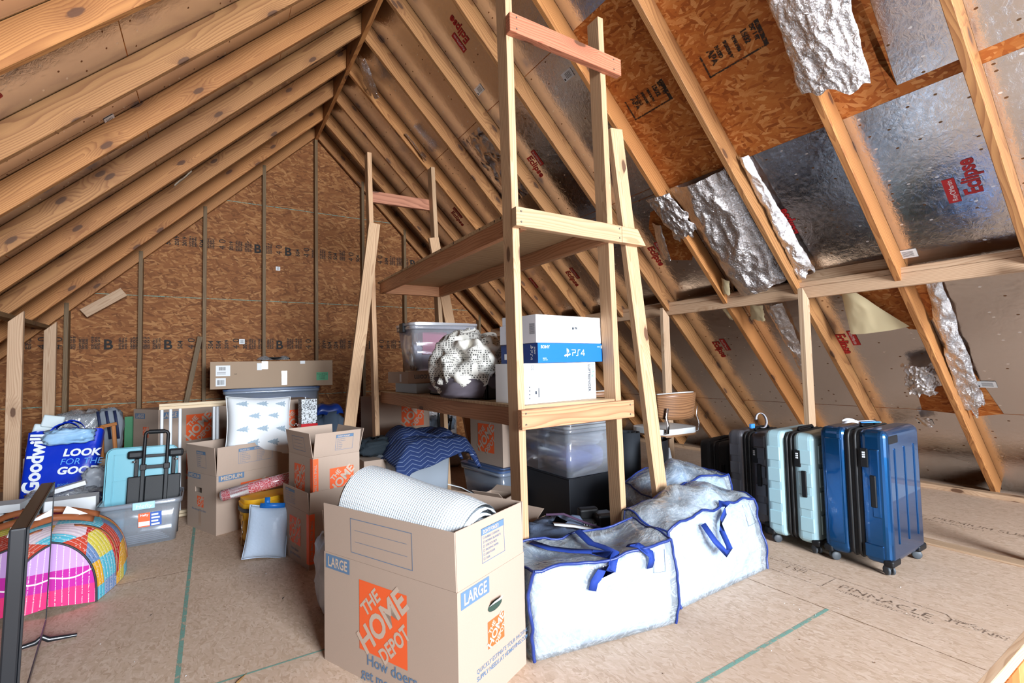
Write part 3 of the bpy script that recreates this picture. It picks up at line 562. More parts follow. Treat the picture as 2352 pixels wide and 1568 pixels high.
flap('foil_scrap', 'small crumpled foil ball on the boards near the right edge', [(1.63, 5.34, 0.01), (1.54, 5.34, 0.03), (1.53, 5.44, 0.04), (1.62, 5.45, 0.02)], FOIL_L, 0.02, 0.02, 19, 16, 16, edge=0.2)
# ---------------------------------------------------------------- cardboard cartons
CARD = card('kraft_card', srgb(178, 156, 140)); CARD_IN = card('kraft_card_inside', srgb(190, 168, 150)); CARD_D = card('kraft_card_brown', srgb(174, 149, 126))
ORANGE = plain('orange_ink', srgb(238, 96, 44), 0.6); STEEL = plain('blue_grey_ink', srgb(92, 120, 150), 0.6); LOGO_TXT = plain('kraft_letter', srgb(194, 172, 154), 0.7); TAPE = plain('packing_tape', srgb(176, 150, 130), 0.15, spec=0.7)
TH = 0.004
class Carton:
    """open or closed carton; local x along its right-hand face, y along its left-hand face, origin at the near corner"""
    def __init__(s, name, label, near, deg, sx, sy, h, z=0.0, flaps=None, mat_=None, closed=False, cat='box', group=None, hole=None, inner=True, top_th=0.0):
        s.r = thing(name, label, cat, (near[0], near[1], z), math.radians(deg), group); s.sx, s.sy, s.h = sx, sy, h; s.fl = flaps or {}; s.mt = mat_ or CARD
        mb = MB(); t = TH
        mb.box(0, sx, 0, sy, 0, t)
        if closed: mb = MB(); mb.box(0, sx, 0, sy, 0, h)
        else:
            mb.box(0, sx, 0, t, t, h); mb.box(0, sx, sy - t, sy, t, h); mb.box(sx - t, sx, t, sy - t, t, h)
            if hole:   # oval hand hole in the left-hand wall (y centre, z centre)
                hy, hz, hw, hh = hole; mb.box(0, t, t, hy - hw, t, h); mb.box(0, t, hy + hw, sy - t, t, h); mb.box(0, t, hy - hw, hy + hw, t, hz - hh); mb.box(0, t, hy - hw, hy + hw, hz + hh, h)
            else: mb.box(0, t, t, sy - t, t, h)
        s.body = mb.build('body', s.mt, s.r, bevel=0.0015 if closed else 0, seg=1)
        for k, (ln, ang) in s.fl.items():
            a = math.radians(ang); mb = MB(); g = 0.003
            if k in ('x0', 'x1'):
                mb.box(0, t, g, sy - g, 0, ln); M = Matrix.Translation((0 if k == 'x0' else sx - t, 0, h)) @ Matrix.Rotation(-a if k == 'x0' else a, 4, 'Y')
            else:
                mb.box(g, sx - g, 0, t, 0, ln); M = Matrix.Translation((0, 0 if k == 'y0' else sy - t, h)) @ Matrix.Rotation(a if k == 'y0' else -a, 4, 'X')
            mb.build('flap', s.mt, s.r, mw=M, bevel=0.0012, seg=1)
    def F(s, face, u, v, d=0.0009):
        """frame on a face: u from the picture-left end, v height"""
        h = s.h; ln, ang = s.fl.get(face, (0, 0)); a = math.radians(ang)
        if face == 'x0': O_, X, N = Vector((0, s.sy, 0)), Vector((0, -1, 0)), Vector((-1, 0, 0))
        elif face == 'y0': O_, X, N = Vector((0, 0, 0)), Vector((1, 0, 0)), Vector((0, -1, 0))
        elif face == 'top': return frame_M(Vector((u, v, s.h + d)), (1, 0, 0), (0, 1, 0))
        Z = Vector((0, 0, 1))
        if v <= h or not ln: return frame_M(O_ + X * u + Z * v + N * d, X, Z)
        U = Z * math.cos(a) + N * math.sin(a); N2 = N * math.cos(a) - Z * math.sin(a)
        return frame_M(O_ + X * u + Z * h + U * (v - h) + N2 * d, X, U)
    def rect(s, mb, face, u0, u1, v0, v1, mi=0, d=0.0009):
        F = s.F(face, u0, v0, d); mb.add([F @ Vector(p) for p in ((0, 0, 0), (u1 - u0, 0, 0), (u1 - u0, v1 - v0, 0), (0, v1 - v0, 0))], [(0, 1, 2, 3)], mi)
    def label(s, face, u0, u1, v0, v1, txt):
        mb = MB(); s.rect(mb, face, u0, u1, v0, v1); hh = v1 - v0
        text_bm(mb, txt, hh * 0.95, s.F(face, (u0 + u1) / 2, v0 + hh * 0.18, 0.0015), 1, 'CENTER', bold=hh * 0.02, sx=0.98 * (u1 - u0) / (hh * 0.95 * 0.72 * len(txt)) )
        mb.build('size_label', [STEEL, LOGO_TXT], s.r)
    def logo(s, face, u, v, sz, tall=None, txt=True):
        """orange diamond-text square, lower-left corner u, v"""
        tall = tall or sz; mb = MB(); s.rect(mb, face, u, u + sz, v, v + tall)
        F = s.F(face, u + sz / 2, v + tall / 2, 0.0016); S = Matrix.Diagonal((sz, tall, 1, 1)); R45 = Matrix.Rotation(math.radians(45), 4, 'Z')
        for t, size, off, lx, bl in (('THE', 0.26, 0.25, 0.52, 0.008), ('HOME', 0.46, -0.135, 1.22, 0.014), ('DEPOT', 0.28, -0.43, 0.80, 0.009)):
            wd = size * 0.70 * len(t) * 0.97
            text_bm(mb, t, size, F @ S @ R45 @ Matrix.Translation((0 if t != 'THE' else -0.02, off, 0)), 1, 'CENTER', bold=bl, sx=lx / wd)
        mb.build('printed_logo', [ORANGE, LOGO_TXT], s.r)
    def listbox(s, face, u0, u1, v0, v1, title, lines, cols=1):
        mb = MB(); w_ = 0.0018
        for a in ((u0, u1, v0, v0 + w_), (u0, u1, v1 - w_, v1), (u0, u0 + w_, v0, v1), (u1 - w_, u1, v0, v1)): s.rect(mb, face, *a)
        hh = (v1 - v0) * 0.2; s.rect(mb, face, u0, u1, v1 - hh, v1)
        text_bm(mb, title, hh * 0.72, s.F(face, u0 + 0.01, v1 - hh * 0.8, 0.0015), 1, 'LEFT', bold=0.0004, sx=(u1 - u0 - 0.02) / (hh * 0.72 * 0.7 * len(title)) if cols == 1 else 1)
        n = max(1, math.ceil(len(lines) / cols)); lh = (v1 - v0 - hh) / (n + 0.6)
        for i, t in enumerate(lines):
            c, r = divmod(i, n); uu = u0 + 0.01 + c * (u1 - u0) / cols; vv = v1 - hh - (r + 1) * lh
            text_bm(mb, '\u25a1 ' + t if False else t, lh * 0.72, s.F(face, uu + lh * 0.9, vv, 0.0012)); q = lh * 0.5
            for a in ((uu, uu + q, vv, vv + .001), (uu, uu + q, vv + q, vv + q + .001), (uu, uu + .001, vv, vv + q), (uu + q, uu + q + .001, vv, vv + q)): s.rect(mb, face, *a)
        mb.build('printed_list', [STEEL, LOGO_TXT], s.r)
    def lines(s, face, u0, u1, v0, v1, n=2):
        mb = MB(); w_ = 0.0022
        for a in ((u0, u1, v0, v0 + w_), (u0, u1, v1 - w_, v1), (u0, u0 + w_, v0, v1), (u1 - w_, u1, v0, v1)): s.rect(mb, face, *a)
        for i in range(n): vv = v1 - (v1 - v0) * (i + 1) / (n + 1.0); s.rect(mb, face, u0 + 0.025, u1 - 0.025, vv, vv + 0.0012)
        mb.build('writing_box', STEEL, s.r)
    def words(s, face, u, v, txt, size, m=None, bold=0.0, sx=1.0, name='lettering', align='LEFT', rot=0):
        mb = MB(); text_bm(mb, txt, size, s.F(face, u, v, 0.0012) @ Matrix.Rotation(math.radians(rot), 4, 'Z'), 0, align, bold, sx); return mb.build(name, m or STEEL, s.r)
    def patch(s, face, u0, u1, v0, v1, m, name='tape', d=0.0008):
        mb = MB(); s.rect(mb, face, u0, u1, v0, v1, 0, d); return mb.build(name, m, s.r)

# the large carton in front
big = Carton('moving_box', 'large open cardboard moving box in front with a bubble wrap roll in it', (0.67, 1.43), 24.0, 0.394, 0.69, 0.418, flaps={'x0': (0.19, 1.5), 'y0': (0.19, -1.5), 'x1': (0.19, 2), 'y1': (0.16, 6)})
big.label('x0', 0.012, 0.157, 0.358, 0.412, 'LARGE'); big.logo('x0', 0.213, 0.106, 0.250); big.lines('x0', 0.168, 0.495, 0.446, 0.574)
big.words('x0', 0.252, 0.062, 'How doers', 0.055, sx=1.02, bold=0.0006); big.words('x0', 0.222, 0.008, 'get more done.', 0.055, sx=0.95, bold=0.0006)
big.label('y0', 0.017, 0.169, 0.356, 0.411, 'LARGE'); big.listbox('y0', 0.134, 0.269, 0.463, 0.579, "DON'T FORGET:", ['BUBBLE CUSHION', 'MOVING BLANKETS', 'STRETCH FILM', 'PACKING PAPER', 'DISH FOAM', 'TAPE'])
big.logo('y0', 0.156, 0.168, 0.097, 0.09); big.words('y0', 0.092, 0.118, 'QUICKLY ESTIMATE YOUR PACKING', 0.021, sx=0.92); big.words('y0', 0.092, 0.094, 'SUPPLY NEEDS AT HDMOVING.COM', 0.021, sx=0.92, bold=0.0003)
mb = MB(); F = big.F('y0', 0.20, 0.30, 0.0009); ns = 20; mb.add([F @ Vector((math.cos(2 * PI * i / ns) * 0.042, math.sin(2 * PI * i / ns) * 0.017, 0)) for i in range(ns)], [tuple(range(ns))]); mb.build('hand_hole', plain('dark_hole', srgb(40, 60, 50), 0.8), big.r)
mb = MB(); F = big.F('y0', 0.20, 0.312, 0.003); mb.add([F @ Vector(p) for p in ((-0.038, -0.004, 0), (0.034, -0.006, 0), (0.03, 0.012, 0.012), (-0.03, 0.016, 0.018))], [(0, 1, 2, 3)]); mb.build('torn_flap', PAPER, big.r)
# red cloth lining seen through the slit, and the bubble wrap roll
o = thing('red_cloth', 'red cloth folded inside the large front box under the roll', 'cloth', (0.70, 1.52, 0.0), math.radians(24)); MB().box(0.0, 0.30, 0.02, 0.55, 0.01, 0.36).build('cloth', fabric('red_cloth', srgb(170, 24, 34)), o, bevel=0.03, seg=3)
def bubble_mat():
    n = NT('bubble_wrap'); co = n.obj(); sp = n.node('ShaderNodeSeparateXYZ', {0: co}); an = n.math('ARCTAN2', sp.outputs[2], sp.outputs[1])
    v = n.node('ShaderNodeCombineXYZ', {0: n.math('MULTIPLY', sp.outputs[0], 96.0), 1: n.math('MULTIPLY', an, 16.0), 2: 0.0}).outputs[0]
    vo = n.vor(v, 1.0, rnd=0.12, voronoi_dimensions='2D'); h = n.node('ShaderNodeMapRange', {'Value': vo.outputs['Distance'], 'From Min': 0.2, 'From Max': 0.5, 'To Min': 1.0, 'To Max': 0.0}).outputs[0]
    n.p(color=n.mix(h, srgb(222, 232, 240), srgb(248, 250, 252)), rough=0.22, spec=0.6, normal=n.bump(h, 0.35, 0.005), sss=0.0, coat=0.2)
    return n.m
BUB = bubble_mat()
A = Vector((0.46, 1.93, 0.56)); B = Vector((0.93, 1.53, 0.60))
# the roll leans across the box from its back left corner down to the right
RA, RB = Vector((0.557, 2.055, 0.585)), Vector((0.80, 1.535, 0.505)); ax = (RB - RA).normalized(); L = (RB - RA).length
t = thing('bubble_wrap_roll', 'thick roll of clear bubble wrap standing out of the large front box', 'bubble wrap', tuple((RA + RB) / 2)); t.rotation_euler = frame_M((0, 0, 0), ax, (0, 0, 1)).to_euler()
RR = 0.15; mb = MB()
def rollf(u, v):
    an = 2 * PI * u; r = RR * (1 + 0.02 * math.sin(3 * an + 2 * v) + 0.012 * math.sin(9 * v)) * (1 - 0.05 * max(0, v - 0.85) / 0.15); return ((v - 0.5) * L, r * math.cos(an), r * math.sin(an) * 0.95)
mb.grid(rollf, 64, 40, closed_u=True); mb.build('wrap', BUB, t)
for sx_ in (-1, 1):
    mb = MB(); pts = []
    for i in range(150):
        a = i * 0.28; r = 0.018 + (RR - 0.02) * i / 149; pts.append((sx_ * (L / 2 + 0.004 * math.sin(i * 0.7)), r * math.cos(a), r * math.sin(a) * 0.95))
    mb.ribbon(pts, 0.03, (1, 0, 0), 0.004); mb.build('wrap_end', BUB, t)

# medium carton with the pillow
med = Carton('moving_box', 'medium open cardboard moving box holding the fir tree pillow', (0.042, 3.99), 23.6, 0.57, 0.449, 0.405, flaps={'x0': (0.20, 4), 'y0': (0.20, 2), 'y1': (0.2, 10), 'x1': (0.2, 10)}, hole=(0.27, 0.283, 0.05, 0.018))
med.listbox('x0', 0.17, 0.31, 0.45, 0.568, 'FRAGILE', ['KITCHEN', 'BEDROOM', 'LIVING', 'DINING', 'BATH', 'OFFICE'], 1); med.label('x0', 0.015, 0.21, 0.362, 0.397, 'MEDIUM'); med.logo('x0', 0.16, 0.165, 0.10, 0.075)
med.patch('x0', 0.185, 0.225, 0.03, 0.15, TAPE); med.words('x0', 0.08, 0.135, 'How doers get more done.', 0.022, sx=0.9)
med.listbox('y0', 0.147, 0.398, 0.468, 0.576, 'PLACE IN:        FRAGILE', ['MASTER', 'BEDROOM', 'LIVING ROOM', 'DINING ROOM', 'FAMILY ROOM', 'OFFICE', 'KITCHEN', 'CHILDREN', 'BASEMENT', 'GARAGE', 'ATTIC', 'BATH'], 2)
med.label('y0', 0.014, 0.19, 0.364, 0.406, 'MEDIUM'); med.logo('y0', 0.165, 0.14, 0.22, 0.19)
# two small cartons, one on the other
XSG = dict(sx=0.315, sy=0.385)
xs1 = Carton('moving_box', 'small cardboard moving box on the floor under its twin', (0.483, 2.988), 13.2, **XSG, h=0.315, flaps={'x0': (0.12, 3), 'y0': (0.12, 4), 'x1': (0.12, 6)})
MB().box(0.004, 0.311, 0.004, 0.381, 0.300, 0.308).build('inner_flap', CARD_IN, xs1.r)
xs2 = Carton('moving_box', 'small open cardboard moving box with flaps up, stacked on its twin', (0.507, 3.005), 13.2, **dict(sx=0.29, sy=0.36), h=0.315, z=0.309, flaps={'x0': (0.145, 8), 'y0': (0.145, 12), 'x1': (0.145, 14), 'y1': (0.145, 5)})
for q, f in ((xs1, 1.0), (xs2, 0.93)):
    q.logo('x0', 0.10 * f, 0.105, 0.165 * f, 0.155); q.words('x0', 0.12 * f, 0.065, 'How doers', 0.026); q.words('x0', 0.11 * f, 0.035, 'get more done.', 0.026)
    q.patch('x0', q.sy - 0.034, q.sy - 0.0005, 0.03, 0.31, ORANGE, 'size_stripe'); q.patch('y0', 0.0005, 0.032, 0.03, 0.31, ORANGE, 'size_stripe')
    mb = MB()
    text_bm(mb, 'EXTRA SMALL EXTRA SMALL', 0.020, q.F('y0', 0.022, 0.045, 0.0014) @ Matrix.Rotation(PI / 2, 4, 'Z'), bold=0.0004, sx=0.9); mb.build('stripe_lettering', CARD, q.r)
    q.logo('y0', 0.10, 0.09, 0.15)
xs1.listbox('x0', 0.05, 0.19, 0.335, 0.42, 'PLACE IN', ['BEDROOM', 'LIVING', 'DINING', 'KITCHEN', 'OFFICE', 'BATH', 'GARAGE', 'ATTIC'], 2)
xs2.lines('x0', 0.09, 0.27, 0.345, 0.43, 3); xs2.listbox('y0', 0.13, 0.24, 0.345, 0.44, "DON'T FORGET", ['CUSHION', 'BLANKETS', 'FILM', 'PAPER', 'FOAM', 'TAPE'])
# ---------------------------------------------------------------- left side of the floor
TEAL = plain('teal_plastic', srgb(96, 164, 180), 0.35); BLACKP = plain('black_plastic', srgb(17, 18, 21), 0.5, spec=0.3, bump=0.1); WHITEP = plain('white_plastic', srgb(228, 232, 236), 0.35)
BINC = clear_plastic('tote_plastic', (0.88, 0.93, 1.0), 0.30, rough=0.15); BINC2 = clear_plastic('tote_plastic_blue', (0.74, 0.82, 0.95), 0.35, rough=0.2)
FILM = clear_plastic('clear_film', (0.92, 0.95, 0.99), 0.22, rough=0.15, wr=0.6, wscale=10, crackle=True)
BLUELID = plain('navy_lid_plastic', srgb(62, 84, 122), 0.4); STEELM = plain('chrome', (0.8, 0.8, 0.82), 0.15, 1.0); PURPLE = fabric('grey_purple_cloth', srgb(96, 88, 96))
WHITEC = fabric('white_cloth', srgb(236, 239, 242), blotch=0.12, bump=0.4); PLAID = fabric('plaid_cloth', srgb(70, 50, 90), 60, col2=srgb(150, 50, 70), blotch=0.9)
def rbox(mb, x0, x1, y0, y1, z0, z1, r=0.03, n=5, mi=0, taper=0.0, bottom=True, top=True):
    """box with rounded vertical corners, tapered towards the bottom by 'taper'"""
    def ring(z, t):
        pts = []
        for cx, cy, a0 in ((x1 - r - t, y1 - r - t, 0), (x0 + r + t, y1 - r - t, 90), (x0 + r + t, y0 + r + t, 180), (x1 - r - t, y0 + r + t, 270)):
            for i in range(n): a = math.radians(a0 + 90 * i / (n - 1)); pts.append((cx + r * math.cos(a), cy + r * math.sin(a), z))
        return pts
    A, B = ring(z0, taper), ring(z1, 0); m = len(A)
    mb.add(A + B, [(i, (i + 1) % m, m + (i + 1) % m, m + i) for i in range(m)], mi, True)
    if bottom: mb.add(A, [tuple(reversed(range(m)))], mi)
    if top: mb.add(B, [tuple(range(m))], mi)
    return mb
def tote(name, label, loc, deg, L, W, h, m, lid=None, taper=0.03, rim=0.02, group=None, latch=None, z=0.0, latch_m=None, inv=False):
    """plastic storage tote: near-left corner at loc, long side along local x"""
    t = thing(name, label, 'storage bin', (loc[0], loc[1], z), math.radians(deg), group)
    mb = MB(); rbox(mb, 0, L, 0, W, 0.004, h, 0.035, taper=taper, top=False); mb.build('tub', m, t, solid=0.003)
    mb = MB(); rbox(mb, -0.012, L + 0.012, -0.012, W + 0.012, h - rim - 0.012, h, 0.045, top=False, bottom=False); mb.build('rim', m, t, solid=0.004)
    if lid:
        mb = MB(); rbox(mb, -0.018, L + 0.018, -0.018, W + 0.018, h + 0.001, h + 0.018, 0.05); rbox(mb, 0.03, L - 0.03, 0.03, W - 0.03, h + 0.0185, h + 0.026, 0.04); mb.build('lid', lid, t, bevel=0.004)
    if latch:
        for (x, y, a) in latch:
            mb = MB(); mb.box(-0.045, 0.045, -0.022, 0.008, h - 0.045, h + 0.026); mb.build('latch', latch_m or m, t, mw=Matrix.Translation((x, y, 0)) @ Matrix.Rotation(math.radians(a), 4, 'Z'), bevel=0.006)
    return t
# clear tote with the teal lid and the folding cart in it
hb = tote('storage_bin', 'clear plastic storage bin on the floor with a teal lid stood up in it', (-0.600, 4.05), 0, 0.43, 0.34, 0.29, BINC, taper=0.025)
mb = MB(); mb.box(-0.06, 0.06, -0.024, -0.014, 0.245, 0.292); mb.build('front_latch', plain('pale_teal', srgb(168, 208, 222), 0.4), hb, loc=(0.235, 0, 0), bevel=0.004)
mb = MB(); text_bm(mb, 'Hefty', 0.035, frame_M((0.235, -0.0255, 0.256), (1, 0, 0), (0, 0, 1)), align='CENTER', sx=1.15, shear=0.2); mb.build('lettering', WHITEP, hb)
mb = MB(); mb.box(0.205, 0.268, 0.006, 0.008, 0.125, 0.215, 0); mb.box(0.268, 0.33, 0.006, 0.008, 0.125, 0.215, 1); mb.box(0.207, 0.266, 0.0045, 0.006, 0.132, 0.16, 2)
text_bm(mb, 'Hefty', 0.02, frame_M((0.236, 0.0045, 0.195), (1, 0, 0), (0, 0, 1)), 2, 'CENTER', bold=0.0004)
for i in range(4): mb.box(0.275, 0.32 - 0.008 * (i % 2), 0.0045, 0.006, 0.13 + i * 0.021, 0.141 + i * 0.021, 2)
mb.build('product_label', [ORANGE, plain('label_blue', srgb(36, 84, 170), 0.5), PAPER], hb, loc=(0, -0.0105, 0), rot=(-0.02, 0, 0))
# papers and bags inside
t = thing('document_sleeves', 'clear sleeves and papers lying in the bottom of the clear bin', 'papers', (-0.40, 4.2, 0.012))
mb = MB()
for i in range(5): mb.box(-0.15 + i * 0.01, 0.16 - i * 0.012, -0.10, 0.12, 0.012 * i, 0.012 * i + 0.007)
mb.build('papers', PAPER, t, rot=(0, 0, 0.1))
t = thing('bin_cover', 'teal plastic bin lid standing upright in the clear bin', 'lid', (-0.41, 4.23, 0.02)); t.rotation_euler = (-0.10, 0.03, 0)
mb = MB(); rbox(mb, -0.195, 0.195, 0, 0.60, -0.004, 0.004, 0.04); mb.build('panel', TEAL, t, rot=(PI / 2, 0, 0), bevel=0.002)
mb = MB(); rbox(mb, -0.2, 0.2, -0.005, 0.605, 0.0, 0.02, 0.045, top=False, bottom=False); mb.build('rim', TEAL, t, rot=(PI / 2, 0, 0), solid=0.006)
mb = MB()
for a in ((-0.16, -0.155, 0.04, 0.56), (0.155, 0.16, 0.04, 0.56)): mb.box(a[0], a[1], -0.013, -0.004, a[2], a[3])
for z in (0.04, 0.2, 0.38, 0.556): mb.box(-0.16, 0.16, -0.013, -0.004, z, z + 0.005)
mb.build('ribs', TEAL, t)
# folding luggage cart
t = thing('folding_cart', 'black folding luggage cart standing in the clear bin by the teal lid', 'hand cart', (-0.335, 4.175, 0.03)); t.rotation_euler = (-0.13, 0.03, 0)
mb = MB(); mb.box(-0.15, -0.06, -0.012, 0.012, 0.0, 0.40); mb.box(-0.055, 0.055, -0.008, 0.016, 0.0, 0.40); mb.box(0.06, 0.15, -0.012, 0.012, 0.0, 0.40); mb.build('platform', BLACKP, t, bevel=0.006)
for s in (-1, 1):
    mb = MB(); mb.box(s * 0.066 - 0.012, s * 0.066 + 0.012, -0.035, -0.015, 0.0, 0.46); mb.build('outer_tube', BLACKP, t, bevel=0.004)
    mb = MB(); mb.box(s * 0.105 - 0.012, s * 0.105 + 0.012, -0.01, 0.01, 0.40, 0.52); mb.build('strut', BLACKP, t, bevel=0.004)
    mb = MB(); mb.box(s * 0.066 - 0.018, s * 0.066 + 0.018, -0.04, -0.01, 0.44, 0.48); mb.build('collar', BLACKP, t, bevel=0.004)
    mb = MB(); mb.box(min(s * 0.07, s * 0.16), max(s * 0.07, s * 0.16), -0.02, 0.03, 0.52, 0.575); mb.build('side_plate', BLACKP, t, bevel=0.015)
    mb = MB(); mb.lathe([(0, -0.012), (0.006, -0.012), (0.006, 0.012), (0, 0.012)], 10); mb.build('bolt', STEELM, t, loc=(s * 0.118, -0.012, 0.50), rot=(0, PI / 2, 0))
mb = MB(); mb.box(-0.066, 0.066, -0.03, -0.016, 0.448, 0.472); mb.build('cross_piece', BLACKP, t, bevel=0.003)
mb = MB(); mb.box(-0.07, 0.07, -0.012, 0.012, 0.525, 0.545); mb.build('axle', BLACKP, t, bevel=0.003)
pts = [(-0.066, -0.026, 0.46), (-0.064, -0.03, 0.68)] + [(-0.064 + 0.02 - 0.02 * math.cos(a), -0.03, 0.68 + 0.02 * math.sin(a)) for a in (0.5, 1.0, 1.5)] + [(0.044 + 0.02 * math.sin(a), -0.03, 0.68 + 0.02 * math.cos(a)) for a in (0.1, 0.6, 1.1)] + [(0.066, -0.03, 0.68), (0.066, -0.026, 0.46)]
mb = MB(); mb.tube(pts, 0.011, 10); mb.build('handle', BLACKP, t)
mb = MB(); mb.tube([(-0.045, -0.03, 0.70), (0.045, -0.03, 0.70)], 0.015, 12); mb.build('grip', BLACKP, t)
# pressure gate: wooden rails and white bars
t = thing('safety_gate', 'wooden rail safety gate with thin white bars behind the clear bin', 'gate', (0.0, 4.68, 0))
PALEW = wood('gate_rail', srgb(226, 204, 172), srgb(196, 166, 130), knots=0.97)
for z, x0, x1 in ((0.885, -0.335, 0.345), (0.862, -0.335, 0.335), (0.018, -0.33, 0.33), (0.043, -0.33, 0.3)): board('rail', (x0, 4.68, z), (x1, 4.68, z + (0.006 if z > .5 else 0)), 0.022, 0.045, (0, 0, 1), PALEW, t)
for x in (-0.318, -0.262, -0.200, -0.175 + 0.205, 0.055, 0.30):
    mb = MB(); mb.tube([(x, 0.0, 0.055), (x, 0.0, 0.852)], 0.011, 10); mb.build('bar', WHITEP, t)
# two stacked large cartons behind the gate
d1 = Carton('moving_box', 'large cardboard moving box on the floor behind the safety gate', (-0.40, 5.58), 33, 0.66, 0.40, 0.37, closed=True)
d2 = Carton('moving_box', 'large closed cardboard moving box with an orange logo behind the safety gate', (-0.405, 5.57), 33, 0.67, 0.40, 0.425, z=0.372, closed=True)
for q in (d2, d1):
    q.label('y0', 0.02, 0.18, 0.335, 0.395, 'LARGE') ; q.logo('y0', 0.25, 0.10, 0.25)
    q.label('x0', 0.03, 0.19, 0.335, 0.385, 'LARGE'); q.logo('x0', 0.16, 0.16, 0.09, 0.10)
q = Carton('moving_box', 'cardboard moving box behind the pillow, top edge showing under the blue bin', (0.36, 5.24), 8, 0.55, 0.42, 0.42, z=0.42, closed=True); q.logo('y0', 0.27, 0.10, 0.22)
q = Carton('moving_box', 'closed cardboard moving box low on the floor behind the pillow box', (0.36, 5.24), 8, 0.55, 0.42, 0.417, closed=True)
q = Carton('moving_box', 'closed carton on the floor at the gable wall under the blue lidded bin', (0.12, 5.92), 0, 1.0, 0.42, 0.565, closed=True)
# blue lidded tote and the long flat carton on it
t = tote('storage_bin', 'wide clear bin with a dark blue lid under the long flat carton', (0.13, 5.92), -1, 0.93, 0.42, 0.355, BINC2, lid=BLUELID, z=0.57)
MB().box(0.04, 0.20, 0.05, 0.35, 0.02, 0.30).build('folded_cloth', PLAID, thing('plaid_blanket', 'dark plaid blanket folded inside the left of the blue lidded bin', 'blanket', (0.13, 5.92, 0.575)), bevel=0.03, seg=3)
MB().box(0.24, 0.85, 0.05, 0.35, 0.02, 0.30).build('folded_cloth', fabric('blue_grey_cloth', srgb(150, 164, 190)), thing('folded_sheets', 'pale blue sheets folded inside the blue lidded bin', 'linen', (0.13, 5.92, 0.575)), bevel=0.04, seg=3)
MB().box(-0.06, 0.06, -0.003, -0.001, 0.18, 0.235).build('sticker', PAPER, t, loc=(0.55, 0, 0)); MB().box(-0.045, 0.045, -0.005, -0.003, 0.195, 0.215).build('sticker_print', STEEL, t, loc=(0.55, 0, 0))
q = Carton('flat_carton', 'long flat brown carton with labels lying on the blue lidded bin', (0.00, 5.885), -1.5, 1.205, 0.46, 0.285, z=0.955, closed=True, mat_=CARD_D)
q.patch('y0', 0.05, 0.18, 0.135, 0.245, PAPER, 'shipping_label'); q.patch('y0', 0.05, 0.14, 0.03, 0.115, PAPER, 'barcode_label')
mb = MB(); rg = random.Random(5)
for i in range(14):
    a = 0.078 + i * 0.0045; q.rect(mb, 'y0', a, a + 0.0015 + 0.0015 * rg.random(), 0.195, 0.23, 0, 0.0014); a = 0.064 + i * 0.0045; q.rect(mb, 'y0', a, a + 0.0015 + 0.0015 * rg.random(), 0.045, 0.095, 0, 0.0014)
for i in range(3): q.rect(mb, 'y0', 0.06, 0.14, 0.155 + i * 0.01, 0.158 + i * 0.01, 0, 0.0014)
mb.build('barcode', INK, q.r)
q.patch('y0', 1.03, 1.155, 0.06, 0.15, plain('green_label', srgb(84, 168, 122), 0.6), 'green_label'); mb = MB()
for i, s in enumerate(('Trim & Tree', '314537', '100001')): text_bm(mb, s, 0.022, q.F('y0', 1.092, 0.122 - i * 0.024, 0.0016), align='CENTER')
mb.build('label_lettering', INK, q.r)
CT = plain('clear_tape', srgb(226, 218, 218), 0.12, spec=0.8)
q.patch('y0', 0.67, 0.725, 0.02, 0.175, CT); q.patch('y0', 0.475, 0.535, 0.20, 0.2845, CT); q.patch('y0', 0.86, 0.91, 0.25, 0.2845, PAPER, 'torn_tape'); q.patch('y0', 0.43, 0.475, 0.19, 0.265, PAPER, 'torn_tape')
q.words('y0', 0.215, 0.145, 'OP', 0.02, INK)
t = thing('cable_bundle', 'small black cable bundle in thin plastic on top of the long flat carton', 'cables', (0.56, 6.02, 1.243))
pts = [(0.10 * math.sin(i * 0.9) + 0.005 * i, 0.03 * math.cos(i * 1.3), 0.02 + 0.018 * abs(math.sin(i * 0.7))) for i in range(26)]
MB().tube(pts, 0.007, 8).build('cable', BLACKP, t)
mb = MB(); mb.grid(lambda u, v: (-0.12 + 0.32 * u, -0.06 + 0.12 * v, 0.012 + 0.05 * math.sin(u * 5 + v) ** 2 * math.sin(PI * v)), 24, 10); mb.build('film', FILM, t)
# fir tree pillow
def pinch(x, y, w_, h_): return x * (1 - 0.07 * (1 - (2 * y / h_) ** 2)), y * (1 - 0.07 * (1 - (2 * x / w_) ** 2))
def pillow_z(x, y, w_, h_, th): # front surface height
    a = max(0, 1 - abs(2 * x / w_) ** 2.4); b = max(0, 1 - abs(2 * y / h_) ** 2.4); return th / 2 * (a * b) ** 0.42 + 0.006 * math.sin(x * 23 + y * 9) * a * b
def pillow(name, label, M, w_, h_, th, m, prints=None, pm=None, group=None):
    t = thing(name, label, 'pillow', M.to_translation(), 0, group); t.rotation_euler = M.to_euler(); mb = MB()
    for sgn in (1, -1): mb.grid(lambda u, v: (*pinch((u - 0.5) * w_, (v - 0.5) * h_, w_, h_), sgn * pillow_z((u - 0.5) * w_, (v - 0.5) * h_, w_, h_, th)), 28, 28)
    mb.build('cushion', m, t, weld=True)
    k = [pinch(a * w_ / 2, b * h_ / 2, w_, h_) for a, b in [(-1 + i / 6, -1) for i in range(12)] + [(1, -1 + i / 6) for i in range(12)] + [(1 - i / 6, 1) for i in range(12)] + [(-1, 1 - i / 6) for i in range(12)]]
    mb = MB(); mb.tube([(a, b, 0) for a, b in k], 0.004, 6, closed=True); mb.build('piping', m, t)
    return t
FIRS = plain('fir_print', srgb(158, 176, 190), 0.9)
M = frame_M((0.325, 4.235, 0.715), (1, 0.10, -0.06), (-0.10, 0.30, 0.95))
t = pillow('pillow', 'white pillow printed with grey fir trees standing in the medium box', M, 0.46, 0.46, 0.25, WHITEC)
mb = MB()
